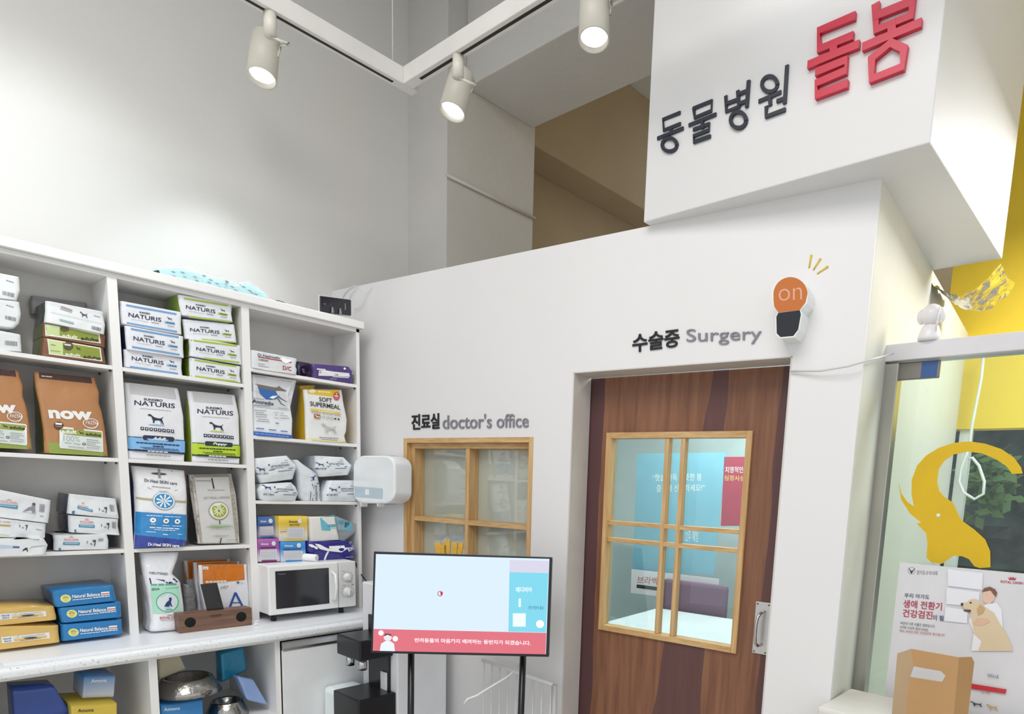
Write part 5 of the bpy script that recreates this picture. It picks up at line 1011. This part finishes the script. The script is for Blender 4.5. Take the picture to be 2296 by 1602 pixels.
lamp('spot_beam', 'SPOT', (-2.4, .35, 2.85), (-3.33, .62, 2.4), 20, (.9, .97, 1), .05, angle=80, blend=.9); lamp('spot_beam', 'SPOT', (-.9, 1.4, 3.4), (-.85, 2.0, 3.25), 8, (.95, .98, 1), .04, angle=80, blend=.9)
tag(MB().tube([onX((1001, 392), XE+.012), onX((1200, 490), XE+.012)], .008, M('#cfccc5', .5), 10).build('conduit'), 'thin white conduit running across the side of the corner column', 'pipe')
# ================================================================== screen on its stand
DT = 2.5; sc_ = lambda q: deep(q, DT); BLKM = M('#131318', .3)
tv = MB().slab([sc_(q) for q in ((838, 1237), (1238, 1250), (1230, 1474), (831, 1465))], FWD*.045, BLKM, .002).build('tv_screen'); tag(tv, 'screen on a black stand showing a pale page with a red bottom banner', 'screen')
_ms = {}
def gl(h, e=.95): return M(h, emit=e)
p = Print(planar(sc_, -FWD)); p.quad([(843, 1243), (1232, 1254), (1224, 1468), (836, 1460)], gl('#dceefc'), 4, 2); p.quad([(1143, 1256), (1231, 1259), (1224, 1419), (1140, 1417)], gl('#7fd8ee'), 2, 2); p.quad([(1143, 1256), (1231, 1259), (1229, 1286), (1143, 1284)], gl('#d9d6ea'), 2, 1); p.quad([(838, 1411), (1225, 1420), (1223, 1468), (836, 1460)], gl('#e2707e'), 4, 1)
p.text('반려동물의 마음까지 배려하는 동반자가 되겠습니다.', (930, 1441), (1190, 1448), (930, 1431), gl('#fff3f8', 1), .02); p.ell((987, 1332), 6, 6, gl('#b9304a'), 0, 20, .25); p.poly([(987, 1329), (991, 1327), (994, 1330), (989, 1337)], gl('#c92f48'))
p.text('메디비아', (1157, 1329), (1193, 1329), (1157, 1317), gl('#f4fdff', 1), .02); p.quad([(1150, 1376), (1179, 1376), (1179, 1406), (1150, 1406)], gl('#eaf4fb', 1), 1, 1); p.ell((1211, 1400), 9, 9, gl('#fbf3f5', 1)); p.quad([(1163, 1343), (1168, 1343), (1168, 1362), (1163, 1362)], gl('#eaf8fc', 1), 1, 1); p.text('신장 영양식 출시', (1184, 1367), (1219, 1368), (1184, 1359), gl('#35758c'), .01)
p.poly([(852, 1460), (855, 1444), (865, 1438), (875, 1438), (884, 1444), (886, 1461)], gl('#e6effb', 1)); p.ell((870, 1430), 9, 8, gl('#f1dfe3', 1)); p.poly([(861, 1428), (864, 1422), (870, 1421), (877, 1423), (879, 1428), (870, 1424)], gl('#3d3a5c')); p.ell((855, 1420), 6, 6, gl('#fdf4f6', 1)); p.ell((887, 1433), 6, 6, gl('#fdf4f6', 1)); p.build(tv, 'picture_print')
st = empty('tv_stand', (sc_((1045, 1500)).x, sc_((1045, 1500)).y, 0)); tag(st, 'black two-legged stand carrying the screen', 'stand')
for q0, q1 in (((922, 1440), (921, 1602)), ((1174, 1440), (1168, 1602))):
    a = deep(q0, DT+.06); c = deep(q1, DT+.06); g = c+(c-a).normalized()*((c.z)/abs((c-a).normalized().z)); MB().tube([a, V((g.x, g.y, .01))], .0125, BLKM, 8).build('leg', st)
tag(MB().tube([deep(q, DT+.1) for q in ((1168, 1487), (1150, 1508), (1135, 1520), (1110, 1535), (1090, 1547), (1070, 1560), (1048, 1568), (1040, 1580))], .0035, M('#efefee', .4), 8).build('cable'), 'white cable hanging below the screen', 'cable')
for i, (x, y) in enumerate(((984, 1218), (996, 1222), (1002, 1212), (1019, 1217), (1028, 1218))):
    a = deep((x, 1250), 2.9); c = deep((x+(i-2)*2, y), 2.9); tag(MB().slab([a-_r0*.011, a+_r0*.011, c+_r0*.014, c-_r0*.014], NP*.006, foil('#d6a51f', .3, .3), .001).build('stick_sachet'), 'golden stick sachet upright behind the screen', 'sachet', 'golden stick sachets behind the screen')
# ================================================================== dispenser, hand towel box, bin, gate
WD = empty('water_dispenser', (-2.58, 1.75, 0)); tag(WD, 'white and black standing water dispenser behind the left side of the screen', 'water dispenser'); GW = M('#e9eaee', .3)
def wp(n_, lo, hi, m=GW, bv_=.006): return MB().box(lo, hi, m, bv_).build(n_, WD)
wp('body', (-2.72, 1.6, .02), (-2.44, 1.865, 1.04)); wp('front_panel', (-2.655, 1.59, .3), (-2.49, 1.6, .9), BLKM, .002); wp('tap_block', (-2.66, 1.44, .74), (-2.47, 1.6, .83), BLKM); wp('drip_tray', (-2.66, 1.42, .1), (-2.45, 1.6, .58), BLKM)
for x in (-2.62, -2.52): MB().lathe([(.02, 0), (.02, .03), (.014, .05)], (x, 1.48, .69), (0, 0, 1), M('#cfcfd2', .25, 1), 18).build('tap', WD)
wp('notice_card', (-2.545, 1.582, .5), (-2.5, 1.589, .66), M('#f2f2f0', .5), .001)
TD = empty('towel_dispenser', onP((850, 1080))); tag(TD, 'white rounded paper towel dispenser on the partition, left of the oak window', 'dispenser')
def rr(cx, cy, hx, hy, r, o): return [onP((cx+sx*(hx-r)+r*math.cos(t), cy+sy*(hy-r*1.1)+r*1.1*math.sin(t)), o) for sx, sy, t0 in ((1, 1, 0), (-1, 1, math.pi/2), (-1, -1, math.pi), (1, -1, -math.pi/2)) for t in [t0+math.pi/2*k/8 for k in range(9)]]
MB().slab(rr(849, 1077, 54, 55, 24, .015), NP*.014, M('#aeb2b6', .3), .003).build('back_plate', TD); MB().slab(rr(838, 1076, 47, 54, 24, .13), NP*.105, M('#edf0f2', .18, coat=.5), .008).build('cover', TD)
p = Print(planar(lambda q: onP(q, .131), -NP)); p.quad([(794, 1091), (858, 1096), (857, 1119), (796, 1114)], M('#bccdd8', .15, coat=.5), 2, 1); p.quad([(819, 1097), (828, 1098), (828, 1111), (819, 1110)], M('#f1f1f1', .4), 1, 1); p.build(TD, 'window_print')
for x in (805, 843): MB().slab([onP(q, .125) for q in ((x, 1122), (x+6, 1122), (x+3, 1137))], NP*.04, M('#f1f2f3', .3)).build('tear_tooth', TD)
bn = MB().box((-2.72, 1.28, .02), (-2.42, 1.56, .57), M('#e6eef0', .35), .04).build('trash_bin') if False else MB().slab([(x, y, .01) for x, y in ((-2.77, 1.43), (-2.67, 1.43), (-2.67, 1.585), (-2.77, 1.585))], (0, 0, .56), M('#e9f1f2', .35), .02).build('trash_bin'); tag(bn, 'white plastic bin with rounded rim left of the water dispenser', 'bin')
gt = empty('pet_gate', PP(-1.8, 0, .06)); tag(gt, 'white barred pet gate leaning against the partition under the oak window', 'gate'); GM = M('#e9e9ea', .35)
MB().tube([PP(-1.97, .725, .06), PP(-1.575, .69, .06)], .008, GM).build('top_rail', gt); MB().tube([PP(-1.97, .06, .06), PP(-1.575, .06, .06)], .008, GM).build('bottom_rail', gt)
for k in range(9): MB().tube([PP(-1.96+.047*k, .06, .06), PP(-1.96+.047*k, .722-.0042*k, .06)], .004, GM, 8).build('bar', gt)
MB().tube([PP(-1.565, .02, .06), PP(-1.565, .69, .06)], .011, M('#c4c4c2', .4)).build('post', gt)
# ================================================================== steel frame, glass, poster, elephant, carton, camera
GP = 2.43; FR = M('#b9b6b0', .3, .8)
gf = empty('glass_front', (-.7, GP, 0)); struct(gf, 'steel-framed glass front beside the partition')
MB().box((-.775, GP-.02, 0), (-.728, GP+.03, 1.96), FR, .003).build('frame_post', gf); MB().box((-.775, GP-.03, 1.965), (2.5, GP+.05, 2.02), M('#d9d6da', .35), .003).build('frame_header', gf); MB().box((-.728, GP, .05), (2.5, GP+.008, 1.965), glass('front_glass', '#eef6f4', .05)).build('glass_pane', gf)
dz = M('#3a5a94', .3); MB().box((-.735, GP-.004, 1.905), (-.605, GP+.012, 1.962), M('#8a8680', .3, .6), .004).build('patch_hinge', gf); MB().box((-.66, GP-.006, 1.908), (-.612, GP-.004, 1.96), dz).build('sticker_label', gf)
ZY = Zm(1880, 960, 2.495); gy = lambda q: onY(q, GP-.004)
el = MB().slab([gy(q) for q in ZY(335, 303, 350, 365, 385, 415, 422, 440, 408, 370, 410, 290, 440, 210, 490, 155, 560, 112, 640, 85, 730, 75, 820, 88, 910, 118, 980, 165, 1020, 220, 1030, 255, 972, 258, 940, 215, 880, 175, 800, 142, 720, 132, 640, 150, 590, 185, 560, 230, 550, 300, 562, 350, 590, 385, 640, 420, 662, 470, 690, 520, 760, 570, 820, 625, 848, 690, 850, 780, 790, 785, 760, 775, 730, 735, 690, 718, 640, 716, 600, 745, 580, 760, 520, 755, 492, 725, 498, 650, 490, 590, 438, 536, 462, 530, 400, 480, 350, 400)], (0, .003, 0), M('#dcb40a', .4)).build('elephant_decal'); tag(el, 'flat yellow elephant with raised trunk on the glass front', 'decal')
e_ = MB().lathe([(.0066, 0), (.006, -.0008), (0, -.001)], gy(one(ZY, 558, 490))+V((0, -.0006, 0)), (0, 1, 0), M('#e3ebe8', .4), 20).build('eye', el)
po = lambda q: onY(q, 2.385); ps = MB().slab([po(q) for q in ((2018, 1262), (2296, 1287), (2420, 1298), (2400, 1700), (1972, 1660))], (0, .003, 0), M('#dcdade', .4)).build('poster'); tag(ps, 'pale veterinary poster with a dog and a woman hanging below the elephant', 'poster')
p = Print(planar(po, (0, -1, 0))); ZP = Zm(2000, 1250, 7.628); INK = ink('#33406e'); CR_ = ink('#b8324f')
T(p, ZP, '경기도수의사회', (420, 300), (775, 315), (425, 225), ink('#2d3138')); p.ell(one(ZP, 335, 232), 8.5, 8, ink('#8f9296'), 0, 24, .12); p.poly(ZP(280, 170, 330, 290, 405, 178, 345, 235, 330, 235), ink('#20242c')); T(p, ZP, 'ROYAL CANIN', (1858, 440), (2240, 470), (1862, 395), CR_, .02); p.poly(ZP(1985, 335, 2015, 365, 2030, 335, 2055, 365, 2070, 333, 2095, 368, 2130, 348, 2110, 395, 2005, 388), CR_)
T(p, ZP, '우리 아가도', (212, 690), (640, 725), (218, 612), INK, .01); T(p, ZP, '생애 전환기', (190, 860), (850, 915), (200, 725), CR_, .015); T(p, ZP, '건강검진', (180, 1020), (690, 1065), (190, 885), CR_, .015); T(p, ZP, '이 필요해요!', (700, 1080), (1165, 1120), (705, 985), INK, .01)
for k, t in enumerate(('비만의 다른 이름은 질병입니다.', '5년령 이상의 중년기라면,', '특히, 비만인 경우 건강검진은 필수입니다')): T(p, ZP, t, (150-8*k, 1150+68*k), ((740, 625, 905)[k], 1210+66*k+(18 if k == 2 else 0)), (152-8*k, 1100+68*k), ink('#3b3d45') if k < 2 else CR_)
for q in ((960, 200, 1560, 270, 1545, 560, 960, 490), (940, 520, 1500, 600, 1490, 850, 930, 800), (920, 850, 1300, 900, 1290, 1130, 900, 1090)): p.quad(ZP(*q), ink('#e9e9f0'), 2, 1)
p.poly(ZP(1320, 1080, 1400, 900, 1620, 800, 1800, 780, 1880, 900, 1900, 1250, 1850, 1602, 1360, 1602, 1400, 1300), ink('#eceaf0')); p.ell(one(ZP, 1660, 660), 14, 18, ink('#e3bfa8'), .2); p.poly(ZP(1540, 600, 1580, 530, 1680, 505, 1770, 550, 1805, 610, 1780, 680, 1740, 640, 1690, 570), ink('#7b5645'))
p.poly(ZP(1185, 795, 1290, 770, 1330, 730, 1420, 710, 1520, 750, 1600, 850, 1750, 950, 1860, 1150, 1980, 1350, 2080, 1602, 1480, 1602, 1540, 1440, 1400, 1300, 1380, 1150, 1350, 1000, 1360, 900, 1240, 880), ink('#dcc7a6')); p.ell(one(ZP, 1205, 805), 3, 3.6, ink('#3c3434')); p.ell(one(ZP, 1352, 778), 2.6, 1.8, ink('#33292a')); p.poly(ZP(1220, 895, 1360, 905, 1340, 940, 1250, 930), ink('#5a3f44')); p.poly(ZP(1400, 1120, 1480, 1040, 1660, 1060, 1680, 1110, 1540, 1170, 1420, 1160), ink('#dfb59c')); p.poly(ZP(1520, 800, 1600, 880, 1560, 960, 1480, 1000, 1460, 900), ink('#c9a377'))
p.quad([(2130, 1525), (2258, 1546), (2255, 1556), (2130, 1537)], ink('#c8323c'), 3, 1); p.text('질병요소를', (2215, 1518), (2240, 1522), (2215, 1510), INK); p.text('고도 비만', (2199, 1555), (2221, 1558), (2199, 1549), CR_); dog(p, (2176, 1572), (2203, 1574), (2176, 1584), ink('#3d3840')); dog(p, (2212, 1578), (2238, 1580), (2212, 1592), ink('#c9a46a')); p.build(ps)
kb = MB(); KR, YB2 = M('#bb9262', .7, bump=.05), 2.1; fy = lambda q: onY(q, YB2)
A_, B_, C_, D_ = fy((2043, 1456)), fy((2150, 1475)), fy((2137, 1620)), fy((2028, 1620)); hx = [fy(q) for q in ((2048, 1495), (2110, 1506), (2120, 1516), (2112, 1530), (2040, 1519))]
kb.slab([A_, B_, hx[1], hx[0]], (0, .004, 0), KR); kb.slab([B_, C_, hx[3], hx[2], hx[1]], (0, .004, 0), KR); kb.slab([hx[4], hx[3], C_, D_], (0, .004, 0), KR); kb.slab([fy((2012, 1466)), A_, hx[0], hx[4], D_, fy((1998, 1620))], (0, .004, 0), M('#b59a78', .7)); kb.slab([B_, fy((2178, 1474)), fy((2184, 1486)), fy((2168, 1620)), C_], (0, .004, 0), M('#a78153', .7))
kb.slab([D_, C_, fy((2168, 1620)), fy((1998, 1620))], (0, .09, 0), KR); kb = kb.build('carton_box'); tag(kb, 'open brown cardboard carrier with a hand hole in front of the poster', 'box')
tb = MB().box((-.75, 2.02, .02), (.4, 2.32, fy((2050, 1620)).z-.001), M('#d9d6d0', .5), .01).build('side_table'); tag(tb, 'pale low table under the cardboard carrier', 'table')
cm_ = V((-.645, 2.42, 2.0205)); CW = M('#e6e2e4', .3)
ic = MB().lathe([(.034, 0), (.036, .012), (.026, .045), (.022, .05)], cm_, (0, 0, 1), CW, 28).build('security_camera'); tag(ic, 'white round-headed indoor camera standing on the glass front header', 'camera'); MB().ball(cm_+V((0, 0, .083)), .034, CW).build('head', ic)
for s_ in (-1, 1): MB().ball(cm_+V((s_*.03, 0, .08)), (.014, .02, .024), CW).build('yoke', ic)
MB().tube([cm_+V((.022, -.02, .02)), cm_+V((.028, -.024, .1))], .003, CW, 8).build('antenna', ic)
tag(MB().tube([onP((1773, 833), .008), onP((1840, 832), .02), onP((1900, 822), .03), onP((1950, 808), .03), V((-.74, 2.38, 1.985))], .0032, M('#d3d0d0', .5), 8).build('cable'), 'grey cable strung from the door head to the glass front header', 'cable')
fd = MB().grid(lambda u, v: V((-.84+.25*u, 3.06+.35*v, 2.436-.11*math.sin(math.pi*min(1, u*.85+.1))*(1-.15*v)))+noise.noise_vector(V((u*9, v*7, 1)))*.012, 40, 30, M('#d5d6d8', .14, 1, bump=.5, bscale=30)).build('foil_duct'); tag(fd, 'crinkled silver foil duct under the end of the sign box', 'duct')
hl = MB().box((-.93, 3.0, 1.75), (-.885, 3.5, 1.79), M('#f6fbff', emit=5), .01).build('wall_lamp'); tag(hl, 'bright white tube lamp on the side wall behind the glass', 'lamp')
tag(MB().tube([onY(q, 4.18) for q in ((2205, 800), (2200, 850), (2190, 900), (2180, 950), (2174, 1000), (2155, 1050), (2150, 1080), (2160, 1105), (2185, 1120), (2205, 1108), (2207, 1080), (2195, 1045), (2180, 1027), (2170, 1030))], .008, M('#eceeec', .4), 8).build('cable'), 'white cable loop hanging in front of the street window', 'cable')
# ================================================================== street and office beyond the panes
wf = MB()
for x in (-.92, -.4, .55): wf.box((x, 4.27, .62), (x+.06, 4.33, zy), M('#dedfd8', .4))
struct(wf.build('window_2'))
struct(MB().box((-14, 7.0, -.1), (14, 16, .0), M('#b39a92', .8)).build('ground_street'))
HG = M('#3f4a42', .9, var=.6, vscale=3)
h_ = MB(); h_.grid(lambda u, v: V((-14+28*u, 11+noise.noise(V((u*40, v*10, 3)))*.8, 5.2*v)), 90, 30, HG, False); h_ = h_.build('hedge'); tag(h_, 'dark green hedge across the street', 'hedge', None, 'stuff')
tr = MB(); rnd = random.Random(4)
for k in range(260):
    c = onY((rnd.gauss(2215, 24), rnd.gauss(1085, 30)), 8.5)+V((0, rnd.uniform(-.4, .4), 0)); d = V((rnd.uniform(-1, 1), rnd.uniform(-1, 1), rnd.uniform(-.5, .5))).normalized()*.1; e2 = d.orthogonal().normalized()*.06; tr.add([c-d, c+e2, c+d, c-e2], [[0, 1, 2, 3]], M('#6f9150', .7))
tr = tr.build('tree'); tag(tr, 'pale green tree seen through the street window', 'tree')
of_ = lambda q: onP(q, -1.35)
pb = MB().slab([of_(q) for q in ((1428, 1018), (1628, 1015), (1600, 1290), (1418, 1282))], NP*.004, M('#7fb6cb', .4)).build('poster'); tag(pb, 'blue green poster with white handwriting seen through the door glass', 'poster'); p = Print(planar(of_, -NP)); p.text('“햇살 가득 따뜻한 봄', (1463, 1080), (1573, 1078), (1463, 1064), WHT); p.text('즐겁게 산책하세요!”', (1472, 1104), (1580, 1102), (1472, 1088), WHT); p.text('12주 예방', (1536, 1216), (1566, 1216), (1536, 1190), WHT); p.build(pb)
pr_ = MB().slab([of_(q) for q in ((1624, 1025), (1700, 1025), (1695, 1180), (1616, 1180))], NP*.004, M('#a83a50', .4)).build('poster'); tag(pr_, 'red poster with white and yellow lettering seen through the door glass', 'poster'); p = Print(planar(of_, -NP)); p.text('치명적인', (1626, 1061), (1666, 1061), (1626, 1047), WHT); p.text('심장사상충', (1624, 1078), (1682, 1080), (1624, 1066), ink('#e8d36a')); p.build(pr_)
pw_ = MB().slab([onP(q, -1.3) for q in ((1416, 1277), (1612, 1299), (1608, 1354), (1414, 1330))], NP*.004, M('#eeeaf0', .4)).build('notice_strip'); tag(pw_, 'white banner with red lettering below the blue poster behind the door', 'poster'); p = Print(planar(lambda q: onP(q, -1.3), -NP)); p.text('브라벡토', (1428, 1309), (1490, 1314), (1430, 1292), CR_); p.quad([(1428, 1311), (1562, 1328), (1562, 1337), (1427, 1319)], ink('#33333a'), 2, 1); p.build(pw_)
struct(MB().slab([PP(-3, 0, -1.9), PP(-.6, 0, -1.9), PP(-.6, 2.4, -1.9), PP(-3, 2.4, -1.9)], NP*.05, M('#b9c6c6', .6)).build('wall_office'))
dk = MB(); pbox(dk, -1.75, -.75, .80, .83, .35, 1.18, M('#dfe6ea', .3)); pbox(dk, -1.7, -.8, 0, .8, 1.0, 1.03, M('#cfd6da', .4)); dk = dk.build('desk'); tag(dk, 'white desk inside the office behind the brown door', 'desk')
ch = MB(); pbox(ch, -1.75, -1.35, .5, 1.0, 1.215, 1.26, M('#6b4a64', .7), .02); pbox(ch, -1.57, -1.53, 0, .5, 1.215, 1.255, M('#33333a', .5)); ch = ch.build('office_chair'); tag(ch, 'mauve office chair back behind the white desk', 'chair')
# lower bays
for (q, xf, dp, m, nm, lb, cat) in (((1440, 440, 1985, 432, 1955, 790, 1415, 812), -2.9, .14, grad('#d5d9e2', '#2f7ec0', .01, .1), 'carton', 'blue and white carton on the yellow carton in the lower left bay', 'box'), ((1215, 950, 2010, 900, 2005, 1300, 1240, 1300), -2.86, .2, M('#d9bd4c', .45), 'carton', 'yellow carton in the lower left bay under the blue one', 'box'), ((205, 650, 920, 600, 1230, 1080, 250, 1300), -2.9, .1, foil('#274a9c'), 'food_bag', 'blue bag with a tan label in the lower left bay', 'pet food')):
    a = ZE(*q); b = Bag(nm, [a[0], a[3]], [a[1], a[2]], xf, dp, m, seed=5, wr=.0, rc=.004, nv=6, lim=(.34, .765, .4785, .8, -3.29))
    if cat == 'box': T(b.pr, ZE, 'Amons', (q[0]+120, q[1]+110), (q[0]+390, q[1]+95), (q[0]+120, q[1]+50), WHT if 'blue and' in lb else ink('#4a3b24'), .02)
    b.done(lb, cat)
b = Bag('carton', *[[ZF(160, 1100, 165, 1300)[i] for i in (0, 1)], [ZF(880, 985, 890, 1300)[i] for i in (0, 1)]], -2.87, .2, M('#3f8fd2', .45), seed=6, wr=0, rc=.004, nv=6, lim=(.80, 1.234, .4785, .8, -3.29)); T(b.pr, ZF, 'Amons', (210, 1195), (485, 1165), (205, 1135), WHT, .02); b.done('blue carton in the lower middle bay under the wrapped bowl', 'box')
for (q, xf, m, nm, lb) in (((105, 290, 490, 230, 600, 460, 130, 650), -2.95, M('#d8cdb0', .5), 'carton', 'tilted cream box with yellow edge at the top of the middle lower bay'), ((1180, 210, 1590, 90, 1650, 480, 1200, 700), -2.97, foil('#1f86ad'), 'plastic_bag', 'turquoise printed plastic bag at the back of the middle lower bay'), ((1470, 600, 1760, 660, 2010, 1090, 1640, 1000), -2.86, foil('#8fa9da'), 'plastic_bag', 'pale blue plastic bag leaning in the middle lower bay')):
    a = ZF(*q); Bag(nm, [a[0], a[3]], [a[1], a[2]], xf, .06, m, seed=8, wr=.003 if nm != 'carton' else 0, rc=.01, nv=10, lim=(.80, 1.234, .4785, .797, -3.29)).done(lb, 'bag' if nm != 'carton' else 'box')
for (x, y, rx, lb) in ((620, 850, 500, 'wrapped steel bowl with paw prints on the blue carton'), (1300, 1250, 340, 'second wrapped steel bowl on the cabinet shelf')):
    c = onX(one(ZF, x, y), -2.93); r_ = rx/7.653*.0019; bw = MB().lathe([(r_*1.0, 0), (r_*.92, .02), (r_*.72, .062), (r_*.66, .066), (r_*.6, .06), (r_*.5, .02), (0, .015)], c, (0, 0, 1), M('#a9a6a2', .22, 1, bump=.15), 40).build('pet_bowl'); tag(bw, lb, 'bowl')
